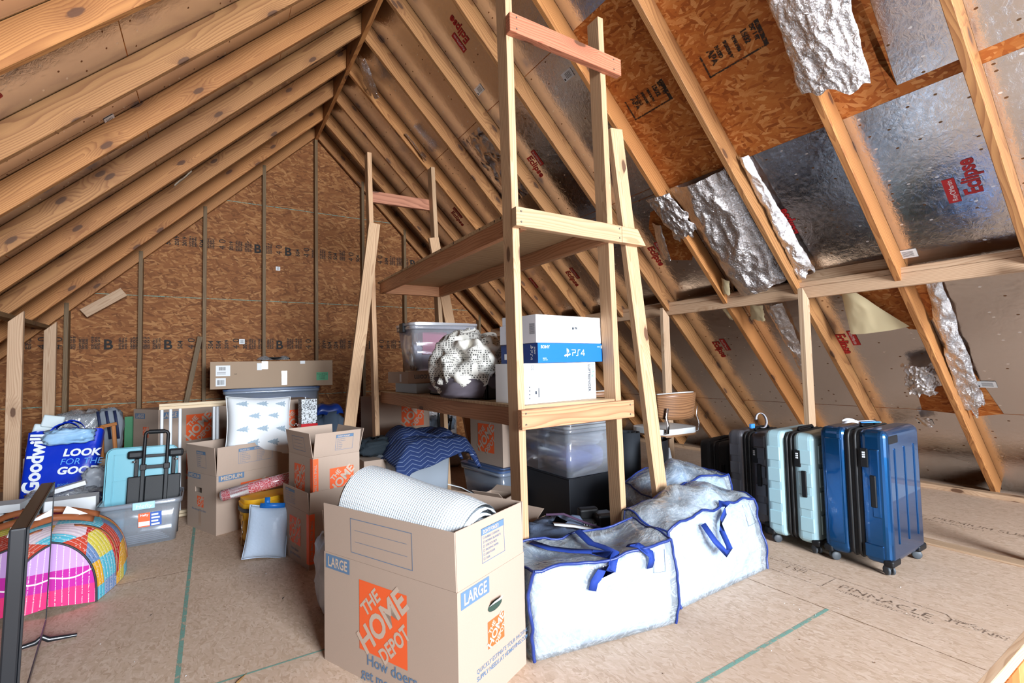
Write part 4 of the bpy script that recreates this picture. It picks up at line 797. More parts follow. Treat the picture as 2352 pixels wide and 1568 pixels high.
for i in range(4):
    for j in range(4):
        cx, cy = -0.17 + 0.14 * i + (0.05 if j % 2 else -0.01) - 0.02, -0.16 + 0.105 * j
        if abs(cx) > 0.18: continue
        tri = []
        prof = [(0, 0.03), (0.006, 0.02), (0.004, 0.02), (0.012, 0.006), (0.007, 0.007), (0.018, -0.01), (0.011, -0.009), (0.022, -0.028), (0.003, -0.024), (0.003, -0.034)]
        pl = prof + [(-a, b) for a, b in reversed(prof)]
        pts = []
        for a, b in pl:
            x, y = cx - b * 1.35, cy + a * 1.25     # trees lie on their side, tips to the right
            pts.append((*pinch(x, y, 0.46, 0.46), pillow_z(x, y, 0.46, 0.46, 0.25) + 0.003))
        mb.add(pts, [tuple(range(len(pts)))])
mb.build('fir_print', FIRS, t)
# small frosted gift box with red base and bead string
t = thing('gift_box', 'tall black and white speckled box on a red base behind the small boxes', 'box', (0.79, 4.95, 0.57), 0.1)
def speck():
    n = NT('speckle_paper'); v = n.noise(n.obj(), 90, 3, 0.7).outputs[0]; n.p(color=n.ramp(v, [(0.44, (0.02, 0.02, 0.02)), (0.49, srgb(226, 230, 234))]), rough=0.6); return n.m
MB().box(-0.07, 0.07, -0.06, 0.06, 0.06, 0.29).build('sleeve', speck(), t, bevel=0.003)
MB().box(-0.075, 0.075, -0.065, 0.065, 0.0, 0.06).build('base', plain('gloss_red', srgb(200, 28, 36), 0.25), t, bevel=0.003)
mb = MB(); rg = random.Random(9)
for i in range(9): a = i * 0.6; mb.tube([(-0.03 + 0.01 * math.sin(a), -0.062, 0.18), (-0.05 + 0.012 * i, -0.067 - 0.01 * rg.random(), 0.20 + 0.13 * rg.random())], 0.006, 6)
mb.build('frosted_sprig', speck(), t)
mb = MB()
for i in range(16): mb.lathe([(0, -0.009), (0.0064, -0.0064), (0.009, 0), (0.0064, 0.0064), (0, 0.009)], 10, M=Matrix.Translation((-0.13 + 0.013 * i, -0.085 - 0.01 * (i % 3), 0.01 + 0.012 * (i % 2) + (0.05 if i < 3 else 0))))
o = thing('bead_garland', 'string of small silver and red beads at the foot of the speckled box', 'beads', (0.79, 4.95, 0.57)); mb.build('beads', STEELM, o); o.children[0]['kind'] = 'stuff'
q = Carton('moving_box', 'cardboard box directly under the speckled gift box', (0.60, 4.80), 10, 0.40, 0.34, 0.568, closed=True)
# rounded blue plastic and film-wrapped blanket under it
t = thing('plastic_toy_seat', 'rounded blue plastic piece lying on a film wrapped blanket by the gable wall', 'toy', (1.07, 5.42, 0.66))
mb = MB(); mb.grid(lambda u, v: ((u - 0.5) * 0.27, (v - 0.5) * 0.22, 0.11 * (1 - abs(2 * u - 1) ** 3) ** 0.5 * (1 - abs(2 * v - 1) ** 4) ** 0.5 + 0.012 * math.sin(u * 9)), 24, 16); mb.build('shell', plain('royal_blue_plastic', srgb(24, 62, 150), 0.3), t, solid=0.006)
def lump(name, label, cat, loc, dims, m, seed=1, amp=0.18, rz=0, freq=3.0, part='body', subd=0, flat=0.25, group=None, n=36):
    """soft heap: rounded box with folds, flat underneath"""
    t = thing(name, label, cat, loc, rz, group); dx, dy, dz = dims; mb = MB(); off = Vector((seed * 7.3, seed * 3.1, seed * 1.7))
    def f(u, v):
        a = 2 * PI * u; b = PI * (v * 0.94 + 0.03) - PI / 2
        p = Vector((math.copysign(abs(math.cos(a)) ** 0.6, math.cos(a)) * math.cos(b) ** 0.55, math.copysign(abs(math.sin(a)) ** 0.6, math.sin(a)) * math.cos(b) ** 0.55, math.copysign(abs(math.sin(b)) ** 0.7, math.sin(b))))
        q = p * freq + off; d = 1 + amp * (noise.noise(q) + 0.5 * noise.noise(q * 2.3) - 0.35 * abs(noise.noise(q * 3.7)))
        p = Vector((p.x * d * dx / 2, p.y * d * dy / 2, (p.z * d * 0.5 + 0.5) * dz)); p.z = max(p.z, 0.0 + 0.004); return p
    mb.grid(f, n, n // 2, closed_u=True); mb.build(part, m, t, subd=subd, weld=True); return t
lump('wrapped_blanket', 'grey blue blanket wrapped in clear film at the foot of the gable wall', 'blanket', (1.07, 5.45, 0.0), (0.36, 0.40, 0.68), fabric('slate_cloth', srgb(96, 112, 132)), 3)
# red wrapping paper roll
def wrapm():
    n = NT('gift_wrap'); co = n.obj(); v = n.vor(n.mapping(co, (50, 50, 50)), 1.0); w_ = n.noise(co, 70, 3, 0.5, 2.5).outputs[0]
    k = n.math('LESS_THAN', n.math('ABSOLUTE', n.math('SUBTRACT', w_, 0.5)), 0.035); n.p(color=n.mix(k, srgb(196, 24, 52), srgb(244, 226, 230)), rough=0.15, coat=0.6); return n.m
A, B = Vector((0.075, 3.78, 0.315)), Vector((0.62, 3.68, 0.42)); t = thing('gift_wrap_roll', 'red patterned gift wrap roll leaning across the yellow bag', 'wrapping paper', tuple(A)); t.rotation_euler = frame_M((0, 0, 0), B - A, (0, 0, 1)).to_euler(); L = (B - A).length
MB().tube([(0, 0, 0), (L, 0, 0)], 0.037, 28, caps=False).build('paper', wrapm(), t, solid=0.003)
MB().tube([(0.05, 0, 0), (0.16, 0, 0)], 0.0385, 28, caps=False).build('label', PAPER, t)
MB().tube([(-0.012, 0, 0.0), (-0.004, 0, 0), (0.008, 0, 0)], [0.025, 0.036, 0.0385], 20).build('end_cap', clear_plastic('wrap_film', (0.95, 0.96, 1), 0.4, rough=0.1), t)
# yellow roll top cooler
YEL = fabric('yellow_tarpaulin', srgb(238, 180, 40), 200, 0.45, 0.1, blotch=0.15)
t = thing('cooler_bag', 'yellow soft cooler bag with a grey zip band between the boxes', 'cooler bag', (0.325, 3.70, 0.0), math.radians(12))
mb = MB(); rbox(mb, -0.15, 0.17, -0.10, 0.12, 0.02, 0.275, 0.07, n=8, taper=0.02); mb.build('body', YEL, t, bevel=0.008)
mb = MB(); rbox(mb, -0.152, 0.172, -0.102, 0.122, 0.222, 0.246, 0.072, n=8, top=False, bottom=False); mb.build('zip_band', plain('grey_rubber', srgb(66, 68, 70), 0.5), t, solid=0.004)
mb = MB(); rbox(mb, -0.142, 0.162, -0.092, 0.112, 0.272, 0.30, 0.07, n=8); mb.build('top_panel', YEL, t, bevel=0.01)
mb = MB(); rbox(mb, -0.145, 0.165, -0.095, 0.115, 0.0, 0.03, 0.07, n=8); mb.build('base', fabric('khaki_webbing', srgb(170, 134, 92)), t, bevel=0.008)
MB().ribbon([(-0.152, -0.05, 0.17), (-0.162, -0.06, 0.10), (-0.165, -0.07, 0.03), (-0.15, -0.12, 0.012), (-0.05, -0.17, 0.008)], 0.04, (0.2, 1, 0.3), 0.003).build('strap', fabric('khaki_webbing', srgb(170, 134, 92)), t)
mb = MB(); mb.tube([(-0.158 + 0.0 * i, -0.055 + 0.012 * math.sin(i), 0.15 - 0.01 * i) for i in range(9)], 0.004, 8); mb.build('buckle', STEELM, t)
MB().box(-0.155, -0.150, -0.03, 0.02, 0.17, 0.20).build('tab', fabric('khaki_webbing', srgb(170, 134, 92)), t)
# limp bluish white cushion sack in front of the small boxes
M = frame_M((0.305, 3.35, 0.155), (0.95, -0.28, -0.10), (0.10, 0.18, 0.95))
t = pillow('plastic_sack', 'limp bluish white plastic sack with a blue band against the small boxes', M, 0.24, 0.31, 0.13, fabric('sack_film', srgb(196, 214, 236), 60, 0.35, 0.5, blotch=0.2)); t['category'] = 'sack'
mb = MB(); mb.ribbon([(-0.06, 0.15, 0.02), (0.0, 0.152, 0.025), (0.08, 0.152, 0.02)], 0.03, (0, 1, 0), 0.003); mb.ribbon([(-0.02, 0.15, 0.024), (-0.025, 0.20, 0.02)], 0.03, (1, 0, 0), 0.003); mb.build('band', plain('blue_band', srgb(26, 112, 200), 0.4), t)
# ---------------------------------------------------------------- flat television standing on the floor at the left
def gloss_black():
    n = NT('screen_glass'); n.p(color=(0.006, 0.007, 0.01), rough=0.03, spec=0.9, coat=1.0, coatr=0.02); return n.m
TVB = plain('tv_black', srgb(20, 24, 30), 0.3, spec=0.6)
t = thing('television', 'large flat black television standing on edge by the quilted bag', 'television', (-0.505, 2.14, 0.0))
M = frame_M((0, 0, 0), Vector((-0.105, 0.82, 0)), (0.03, 0, 1)); t.rotation_euler = M.to_euler()   # local x along the set away from the viewer, y up, z = outwards from the screen
LT, HT = 0.83, 0.66
MB().box(0, LT, 0.045, HT, -0.045, -0.004).build('back_case', TVB, t, bevel=0.006)
MB().box(0.008, LT - 0.008, 0.065, HT - 0.008, -0.0035, 0.0).build('screen', gloss_black(), t)
mb = MB(); mb.box(0, 0.008, 0.045, HT, -0.004, 0.002); mb.box(LT - 0.008, LT, 0.045, HT, -0.004, 0.002); mb.box(0, LT, HT - 0.008, HT, -0.004, 0.002); mb.box(0, LT, 0.045, 0.065, -0.004, 0.002)
mb.build('bezel', TVB, t, bevel=0.001)
for x in (0.10, LT - 0.12):
    mb = MB(); mb.tube([(x, 0.05, -0.02), (x, 0.018, 0.02), (x - 0.0, 0.008, 0.11)], [0.010, 0.011, 0.007], 8); mb.tube([(x, 0.05, -0.02), (x, 0.018, -0.05), (x, 0.008, -0.12)], [0.010, 0.011, 0.007], 8); mb.build('foot', TVB, t)
# ---------------------------------------------------------------- quilted patchwork bag
def quilt_mat(end=False):
    n = NT('patchwork_end' if end else 'patchwork'); co = n.obj(); sp = n.node('ShaderNodeSeparateXYZ', {0: co}); x, y, z = sp.outputs
    wob = n.noise(co, 9, 2).outputs[0]
    if end:
        zz = n.math('ADD', z, n.math('MULTIPLY', wob, 0.02)); zz = n.math('ADD', zz, n.math('MULTIPLY', x, 0.10))
        c = n.ramp(n.math('MULTIPLY', zz, 3.0), [(0.0, srgb(240, 158, 46)), (0.10, srgb(226, 58, 118)), (0.40, srgb(184, 46, 150)), (0.66, srgb(190, 150, 206)), (1.0, srgb(190, 150, 206))], 'CONSTANT')
        u = x; v = z
        vine = n.math('LESS_THAN', n.math('ABSOLUTE', n.math('SUBTRACT', n.math('SUBTRACT', z, 0.165), n.math('MULTIPLY', n.math('SINE', n.math('MULTIPLY', x, 30.0)), 0.012))), 0.0035)
        c = n.mix(vine, c, srgb(244, 228, 236))
    else:
        g = n.node('ShaderNodeCombineXYZ', {0: n.math('MULTIPLY', x, 8.0), 1: n.math('MULTIPLY', y, 8.5), 2: n.math('MULTIPLY', z, 8.0)}).outputs[0]
        vo = n.vor(g, 1.0, rnd=0.12, distance='CHEBYCHEV'); r = n.node('ShaderNodeSeparateColor', {0: vo.outputs['Color']}).outputs
        c = n.ramp(r[0], [(0.0, srgb(226, 206, 216)), (0.10, srgb(96, 192, 214)), (0.30, srgb(198, 44, 44)), (0.44, srgb(240, 178, 48)), (0.56, srgb(196, 40, 110)), (0.66, srgb(222, 206, 84)), (0.80, srgb(214, 80, 60)), (0.90, srgb(120, 150, 196))], 'CONSTANT')
        pat = n.vor(co, 62, rnd=0.3); k = n.math('LESS_THAN', pat.outputs['Distance'], 0.26); c = n.mix(n.math('MULTIPLY', k, 0.55), c, n.ramp(r[1], [(0.0, srgb(240, 236, 220)), (0.5, srgb(70, 60, 80)), (0.7, srgb(240, 230, 200))], 'CONSTANT'))
        u = y; v = x
    # running stitch rows
    row = n.math('FRACT', n.math('MULTIPLY', u, 42.0)); dash = n.math('FRACT', n.math('MULTIPLY', n.math('ADD', v, wob), 70.0))
    st = n.math('MULTIPLY', n.math('LESS_THAN', row, 0.12), n.math('GREATER_THAN', dash, 0.45)); c = n.mix(st, c, srgb(240, 222, 226))
    puff = n.math('ABSOLUTE', n.math('SUBTRACT', row, 0.5))
    n.p(color=c, rough=0.85, spec=0.15, normal=n.bump(n.math('ADD', n.math('MULTIPLY', puff, -1.0), n.math('MULTIPLY', wob, 2.0)), 0.35, 0.005)); return n.m
t = thing('duffel_bag', 'patchwork quilted duffel bag with tan leather handles by the television', 'bag', (-0.72, 3.20, 0.0), math.radians(4))
LB = 0.72
def sect(s):   # half width, height along the bag
    k = max(0.0, 1 - abs(2 * s - 1.05) ** 3.2 * 0.35); return 0.245 + 0.10 * math.sin(PI * min(1, s * 0.9)), (0.285 + 0.10 * math.sin(PI * min(1, s * 0.95 + 0.1)) ** 0.8)
def arch(s, a, grow=0.0):
    hw, hh = sect(s); c, sn = math.cos(a), math.sin(a)
    return Vector((math.copysign(abs(c) ** 0.75, c) * (hw + grow), s * LB, abs(sn) ** 0.72 * (hh + grow) + 0.004 - (0.012 * math.sin(s * 9 + a * 3))* sn))
mb = MB(); mb.grid(lambda u, v: arch(v, PI * u), 36, 30); mb.add([arch(1, PI * i / 35) for i in range(36)], [tuple(range(36))]); mb.build('body', quilt_mat(), t)
mb = MB()
def endf(u, v):
    p = arch(0, PI * u); q = Vector((0, 0, 0.06)); r = q.lerp(p, v); r.y -= 0.045 * (1 - v ** 2.2) ; return r
mb.grid(endf, 36, 12); mb.build('end_panel', quilt_mat(True), t, weld=True)
mb = MB(); mb.tube([arch(0.0, PI * i / 35) + Vector((0, -0.003, 0)) for i in range(36)], 0.005, 8); mb.build('piping', plain('black_cord', (0.02, 0.02, 0.025), 0.6), t)
mb = MB(); mb.tube([arch(0.86, PI * i / 35, 0.003) for i in range(36)], 0.005, 8); mb.build('piping', plain('black_cord', (0.02, 0.02, 0.025), 0.6), t)
LEA = plain('tan_leather', srgb(150, 86, 52), 0.42, bump=0.15)
for s, off in ((0.30, 0.0), (0.62, 0.02)):
    pts = []; 
    for i in range(26):
        u = i / 25; a = PI * (0.32 + 0.42 * u); k = math.sin(PI * u); p = arch(0.16 + s * 0.6, a, 0.006); p.z += 0.035 * k + 0.008; p.y += -0.11 * k + off; p.x -= 0.04 * (1 - 2 * u) * k; pts.append(p)
    MB().ribbon(pts, 0.03, (0, 0.35, 1), 0.004).build('handle', LEA, t)
for s in (0.24, 0.66):
    pts = [arch(s + 0.05 * math.sin(i / 9 * PI), PI * (0.02 + 0.36 * i / 12), 0.004) for i in range(13)]; MB().ribbon(pts, 0.024, (0, 1, 0), 0.004).build('strap', LEA, t)
for (x, y, z, r) in ((-0.10, 0.12, 0.36, 0.5), (0.08, 0.22, 0.40, -0.3)):
    mb = MB(); mb.add([(0, 0, 0), (0.11, 0.01, 0.0), (0.02, 0.02, 0.05)], [(0, 1, 2)]); mb.build('paper_tag', PAPER, t, loc=(x, y, z), rot=(0.2, 0, r), solid=0.001)
# ---------------------------------------------------------------- blue shopping bag
BLUEBAG = fabric('blue_woven_plastic', srgb(14, 52, 190), 30, 0.28, 0.25, col2=srgb(8, 34, 140), blotch=0.5)
t = thing('shopping_bag', 'big blue woven shopping bag with white lettering leaning on the left stud', 'bag', (-1.215, 4.98, 0.235)); t.rotation_euler = frame_M((0, 0, 0), (0.985, -0.02, -0.06), (0.14, 0.20, 0.96)).to_euler()
Wb, Hb_, Db = 0.45, 0.50, 0.20    # local x width, y up, z outwards (towards the viewer)
def bagf(u, v):
    a = 2 * PI * u; cx, cz = math.cos(a), math.sin(a); x = Wb / 2 + math.copysign(abs(cx) ** 0.35, cx) * (Wb / 2) * (0.93 + 0.07 * v); z = -Db / 2 + math.copysign(abs(cz) ** 0.45, cz) * Db / 2 * (1.0 - 0.35 * v)
    k = 0.006 * noise.noise(Vector((x * 9, v * 5, z * 9))); return (x, Hb_ * v + 0.015 * math.sin(u * 12) * v, z + k)
mb = MB(); mb.grid(bagf, 72, 26, closed_u=True); n0 = [bagf(i / 72, 0) for i in range(72)]; mb.add(n0, [tuple(range(72))]); mb.build('body', BLUEBAG, t)
LOOKB = plain('light_blue_print', srgb(70, 150, 230), 0.5)
mb = MB(); text_bm(mb, 'Goodwill', 0.128, frame_M((0.125, 0.035, 0.006), (0, 1, 0), (-1, 0, 0)), bold=0.0045, sx=0.92); mb.build('lettering', WHITEP, t)
mb = MB(); text_bm(mb, 'LOOK', 0.075, frame_M((0.235, 0.30, 0.008), (1, 0, 0), (0, 1, 0)), bold=0.003, sx=1.05, shear=0.15); text_bm(mb, 'GOOD', 0.075, frame_M((0.215, 0.165, 0.008), (1, 0, 0), (0, 1, 0)), bold=0.003, sx=1.05, shear=0.15); mb.build('lettering', WHITEP, t)
mb = MB(); text_bm(mb, 'FOR THE', 0.066, frame_M((0.225, 0.235, 0.008), (1, 0, 0), (0, 1, 0)), sx=0.95, shear=0.15); text_bm(mb, 'goodwill.org', 0.03, frame_M((0.23, 0.08, 0.008), (1, 0, 0), (0, 1, 0))); mb.build('lettering', LOOKB, t)
for z, dy in ((-0.02, 0.0), (-0.16, 0.03)):
    pts = [(0.13 + 0.20 * i / 14 , 0.46 + 0.10 * math.sin(PI * i / 14) ** 0.6 + dy, z + 0.02 * math.sin(i)) for i in range(15)]
    MB().ribbon(pts, 0.03, (0, 0.3, 1), 0.003).build('handle', BLUEBAG, t)
lump('crumpled_film', 'light blue and white plastic stuffed in the top of the blue shopping bag', 'plastic film', (-0.93, 5.06, 0.60), (0.30, 0.16, 0.12), fabric('pale_film', srgb(190, 216, 236), 40, 0.3, 0.5, col2=srgb(60, 150, 210), blotch=0.8), 5, 0.3)
# pale objects behind and below the bag
t = thing('plastic_tray', 'white plastic tray propped up between the blue bag and the pale stud', 'tray', (-1.21, 5.62, 0.48), 0.15); t.rotation_euler = (-0.25, 0.22, 0.15)
MB().box(-0.10, 0.07, -0.03, 0.03, 0, 0.24).build('tray', plain('pale_white_plastic', srgb(206, 220, 224), 0.35), t, bevel=0.012, seg=3); MB().box(-0.06, 0.08, -0.05, 0.045, 0.215, 0.32).build('upper_tray', plain('pale_white_plastic', srgb(206, 220, 224), 0.35), t, bevel=0.01, seg=3)
q = Carton('moving_box', 'plain cardboard box low on the floor behind the blue shopping bag', (-1.28, 5.45), 2, 0.24, 0.5, 0.47, closed=True)
lump('film_wrapped_bundle', 'grey bundle in clear crackled film against the left end of the gable wall', 'bundle', (-1.02, 5.95, 0.47), (0.34, 0.30, 0.30), fabric('grey_foam', srgb(150, 152, 156)), 8, 0.15)
t = lump('clear_film', 'crackled clear film sheet wrapped over the grey bundle by the gable wall', 'plastic film', (-1.02, 5.93, 0.465), (0.40, 0.36, 0.34), FILM, 8, 0.22)
t = lump('tote_bag', 'heather grey tote bag with dark blue trim beside the film wrapped bundle', 'bag', (-0.79, 5.86, 0.40), (0.20, 0.18, 0.42), fabric('heather_grey', srgb(150, 156, 164), 160, 0.9, 0.4, col2=srgb(96, 102, 112), blotch=0.9), 11, 0.12)
NAVY = plain('navy_webbing', srgb(26, 36, 70), 0.7)
for x in (-0.06, 0.0, 0.06): MB().ribbon([(x - 0.02, -0.085, 0.40), (x, -0.105, 0.28), (x + 0.015, -0.10, 0.14)], 0.022, (1, 0, 0), 0.004).build('strap', NAVY, t)
t = thing('wooden_chair', 'honey brown wooden chair frame lying behind the blue shopping bag', 'chair', (-0.80, 5.45, 0.40)); HON = wood('honey_wood', srgb(186, 112, 50), srgb(140, 76, 30), knots=0.99)
for (p0, p1, nm) in (((-0.99, 5.45, 0.61), (-0.77, 5.47, 0.685), 'rail'), ((-0.79, 5.44, 0.69), (-0.785, 5.44, 0.42), 'leg'), ((-0.72, 5.50, 0.70), (-0.70, 5.50, 0.42), 'leg'), ((-0.80, 5.44, 0.685), (-0.70, 5.50, 0.70), 'rail'), ((-0.96, 5.46, 0.60), (-0.95, 5.46, 0.42), 'leg')): board(nm, p0, p1, 0.032, 0.028, (0, 1, 0), HON, t, bevel=0.004)
MB().box(-0.07, 0.07, -0.01, 0.01, 0, 0.30).build('green_board', plain('green_plastic', srgb(14, 110, 60), 0.5), thing('green_folder', 'dark green folder standing left of the stacked cardboard boxes', 'folder', (-0.63, 6.0, 0.42)))
q = Carton('moving_box', 'low brown carton under the honey wood chair frame', (-0.99, 5.40), 0, 0.33, 0.62, 0.415, closed=True, mat_=CARD_D)
# open grey carton with white boxes and film in front of the shopping bag
t = thing('grey_carton', 'open grey board box holding white boxes and film below the blue bag', 'box', (-1.13, 4.45, 0.0), math.radians(8)); GB = card('grey_board', srgb(176, 170, 164))
mb = MB(); mb.box(0, 0.42, 0, 0.005, 0, 0.20); mb.box(0, 0.42, 0.42, 0.425, 0, 0.20); mb.box(0, 0.005, 0, 0.42, 0, 0.20); mb.box(0.415, 0.42, 0, 0.42, 0, 0.26); mb.box(0, 0.42, 0, 0.42, 0, 0.005); mb.build('tray', GB, t)
def wbox(label, loc, dims, rot, txt=None, name='white_box', m=None, group=None):
    t = thing(name, label, 'box', loc, 0, group, rot); dx, dy, dz = dims; MB().box(0, dx, 0, dy, 0, dz).build('carton', m or plain('white_card', srgb(224, 226, 228), 0.6), t, bevel=0.002)
    if txt:
        mb = MB()
        for s, sz, x, z in txt: text_bm(mb, s, sz, frame_M((x, -0.001, z), (1, 0, 0), (0, 0, 1)))
        mb.build('lettering', plain('grey_ink', srgb(120, 120, 124), 0.6), t)
    return t
wbox('white cookware box with grey lettering between the television and the clear bin', (-0.88, 4.24, 0.0), (0.24, 0.14, 0.33), (0, 0, 0.02), [('DINGWAZEL', 0.035, 0.01, 0.225), ('WARE SET', 0.042, 0.025, 0.18)])
wbox('long slim white carton poking out in front of the blue bag', (-0.98, 4.45, 0.315), (0.26, 0.07, 0.03), (0, -0.22, 0.1), name='slim_carton')
wbox('flat white carton lying lowest at the left edge behind the television', (-1.40, 4.46, 0.21), (0.26, 0.2, 0.05), (0, 0.03, 0.2), name='flat_white_carton')
wbox('flat white carton on top of the one at the left edge behind the television', (-1.26, 4.42, 0.262), (0.22, 0.16, 0.05), (0, 0.0, -0.1), name='flat_white_carton')
wbox('pale box under the flat white cartons at the left edge', (-1.34, 4.30, 0.0), (0.20, 0.14, 0.208), (0, 0, 0.1), m=GB)
lump('crumpled_film', 'heap of clear crumpled film over the white boxes below the blue bag', 'plastic film', (-0.88, 4.62, 0.16), (0.44, 0.28, 0.17), FILM, 14, 0.35)
lump('navy_cushion', 'small dark blue cushion wedged behind the white cookware box', 'cushion', (-0.74, 4.58, 0.20), (0.18, 0.14, 0.10), NAVY, 15, 0.08)
lump('plastic_bag', 'folded black and white plastic bag right of the blue shopping bag', 'bag', (-0.72, 4.80, 0.22), (0.16, 0.20, 0.22), fabric('grey_film', srgb(180, 184, 190), 30, 0.3, 0.5, col2=srgb(30, 34, 60), blotch=1.0), 17, 0.25)
t = thing('plastic_basin', 'pale curved plastic basin at the very left edge beside the television', 'basin', (-1.36, 3.95, 0.0)); MB().lathe([(0.10, 0.0), (0.15, 0.10), (0.20, 0.28), (0.205, 0.33), (0.195, 0.33), (0.14, 0.1), (0.09, 0.012), (0, 0.012)], 40).build('basin', plain('pale_aqua_plastic', srgb(190, 212, 218), 0.35), t)
MB().box(-0.003, 0.003, -0.02, 0.02, 0, 0.05).build('vent_slot', plain('slot', (0.03, 0.03, 0.04)), t, loc=(0.19, -0.03, 0.2))
# small tie-dye pouch behind the handles
lump('fabric_pouch', 'small pink and white patterned pouch left behind the quilted bag', 'pouch', (-0.88, 3.98, 0.0), (0.20, 0.14, 0.36), fabric('pink_pattern', srgb(206, 120, 140), 80, 0.9, 0.4, col2=srgb(90, 24, 60), blotch=1.0), 21, 0.1)
# ---------------------------------------------------------------- on the lower deck of the shelf unit
DZ = 0.9475
WBOX = plain('white_product_card', srgb(240, 240, 240), 0.5); PSB = plain('blue_product_card', srgb(26, 108, 190), 0.4); PSD = plain('dark_blue_product_card', srgb(24, 58, 118), 0.4); GREYW = plain('pale_grey_card', srgb(208, 208, 214), 0.55)
q = Carton('product_box', 'large white product box with dark lettering, lowest of the stack on the shelf', (1.279, 1.935), 6, 0.505, 0.235, 0.197, z=DZ, closed=True, mat_=WBOX)
mb = MB(); Fm = q.F('y0', 0.445, 0.185, 0.0012); text_bm(mb, 'LUFTREINIGER', 0.026, Fm @ Matrix.Rotation(-PI / 2, 4, 'Z'), sx=0.85, bold=0.001); text_bm(mb, 'CE', 0.024, q.F('y0', 0.045, 0.19, 0.0012) @ Matrix.Rotation(-PI / 2, 4, 'Z'))
for i in range(4): q.rect(mb, 'y0', 0.028, 0.036, 0.025 + i * 0.018, 0.031 + i * 0.018, 0, 0.0012)
q.rect(mb, 'y0', 0.088, 0.094, 0.03, 0.075, 0, 0.0012); q.rect(mb, 'y0', 0.067, 0.079, 0.045, 0.062, 0, 0.0012)
mb.build('lettering', plain('slate_ink', srgb(60, 66, 76), 0.6), q.r)
mb = MB(); text_bm(mb, 'airdog', 0.03, q.F('y0', 0.475, 0.19, 0.0012) @ Matrix.Rotation(-PI / 2, 4, 'Z')); mb.build('lettering', plain('green_ink', srgb(70, 140, 120), 0.6), q.r)
p = Carton('console_box', 'flat bright blue games console box between two white boxes on the shelf', (1.357, 1.925), 6, 0.510, 0.30, 0.098, z=DZ + 0.1985, closed=True, mat_=PSB)
p.patch('x0', 0.0, 0.2995, 0.0, 0.0975, PSD, 'side_panel', 0.0006)
def ps_shape(mb, Fm, s):
    mb.add([Fm @ Vector((a * s, b * s, 0)) for a, b in ((0.42, 0.05), (0.55, 0.0), (0.55, 0.72), (0.62, 0.70), (0.64, 0.5), (0.76, 0.52), (0.76, 0.72), (0.66, 0.86), (0.42, 0.96))], [tuple(range(9))])
    mb.add([Fm @ Vector((a * s, b * s, 0)) for a, b in ((0.58, 0.12), (0.9, 0.24), (1.0, 0.34), (0.86, 0.42), (0.58, 0.30))], [tuple(range(5))])
    mb.add([Fm @ Vector((a * s, b * s, 0)) for a, b in ((0.38, 0.14), (0.38, 0.34), (0.12, 0.26), (0.0, 0.16), (0.14, 0.08))], [tuple(range(5))])
def seg_ps4(mb, Fm, s):
    def bar(a, b, w_=0.09):
        a, b = Vector((*a, 0)), Vector((*b, 0)); d = (b - a).normalized() * w_ / 2; n_ = Vector((-d.y, d.x, 0)); mb.add([Fm @ ((v) * s) for v in (a - d - n_, b + d - n_, b + d + n_, a - d + n_)], [(0, 1, 2, 3)])
    for a, b in (((0, 0.7), (0.6, 0.7)), ((0.6, 0.7), (0.6, 0.36)), ((0.6, 0.36), (0.12, 0.36)), ((0.12, 0.36), (0.12, 0.0)), ((1.4, 0.7), (1.1, 0.7)), ((1.1, 0.7), (1.02, 0.36)), ((1.02, 0.36), (1.02, 0.0)), ((1.02, 0.0), (0.74, 0.0)), ((2.2, 0.2), (1.56, 0.2)), ((1.56, 0.2), (2.04, 0.7)), ((2.04, 0.7), (2.04, 0.0))): bar(a, b)
mb = MB(); Fm = p.F('y0', 0.175, 0.026, 0.0012); ps_shape(mb, Fm, 0.048); seg_ps4(mb, p.F('y0', 0.232, 0.034, 0.0012), 0.043)
text_bm(mb, 'SONY', 0.02, p.F('y0', 0.018, 0.072, 0.0012), bold=0.0006, sx=1.1); q2 = p.rect(mb, 'y0', 0.455, 0.478, 0.072, 0.088, 0, 0.0012); text_bm(mb, '500GB', 0.008, p.F('y0', 0.425, 0.078, 0.0012)); text_bm(mb, 'BLACK', 0.008, p.F('y0', 0.03, 0.02, 0.0012)); text_bm(mb, 'CUH-1200', 0.007, p.F('y0', 0.03, 0.012, 0.0012))
Fs = p.F('x0', 0.245, 0.09, 0.0014) @ Matrix.Rotation(-PI / 2, 4, 'Z'); seg_ps4(mb, Fs @ Matrix.Translation((0.026, 0.0, 0)), 0.022); ps_shape(mb, Fs, 0.022); text_bm(mb, 'SONY', 0.014, p.F('x0', 0.272, 0.08, 0.0014) @ Matrix.Rotation(-PI / 2, 4, 'Z'), bold=0.0003)
p.rect(mb, 'x0', 0.03, 0.07, 0.02, 0.05, 0, 0.0014)
mb.build('lettering', WHITEP, p.r)
w = Carton('product_box', 'long white box with a torn label, topmost of the stack on the shelf', (1.353, 1.930), 6, 0.480, 0.135, 0.140, z=DZ + 0.298, closed=True, mat_=WBOX)
w.patch('x0', 0.001, 0.134, 0.001, 0.139, GREYW, 'side_panel', 0.0006); mb = MB()
for i in range(12): w.rect(mb, 'x0', 0.085, 0.125, 0.045 + i * 0.0045, 0.047 + i * 0.0045, 0, 0.0013)
text_bm(mb, 'ku', 0.02, w.F('y0', 0.285, 0.083, 0.0012) @ Matrix.Rotation(PI, 4, 'Z'), bold=0.001); text_bm(mb, 'M', 0.02, w.F('y0', 0.262, 0.083, 0.0012) @ Matrix.Rotation(PI, 4, 'Z'), bold=0.001)
mb.build('lettering', plain('slate_ink', srgb(60, 66, 76), 0.6), w.r)
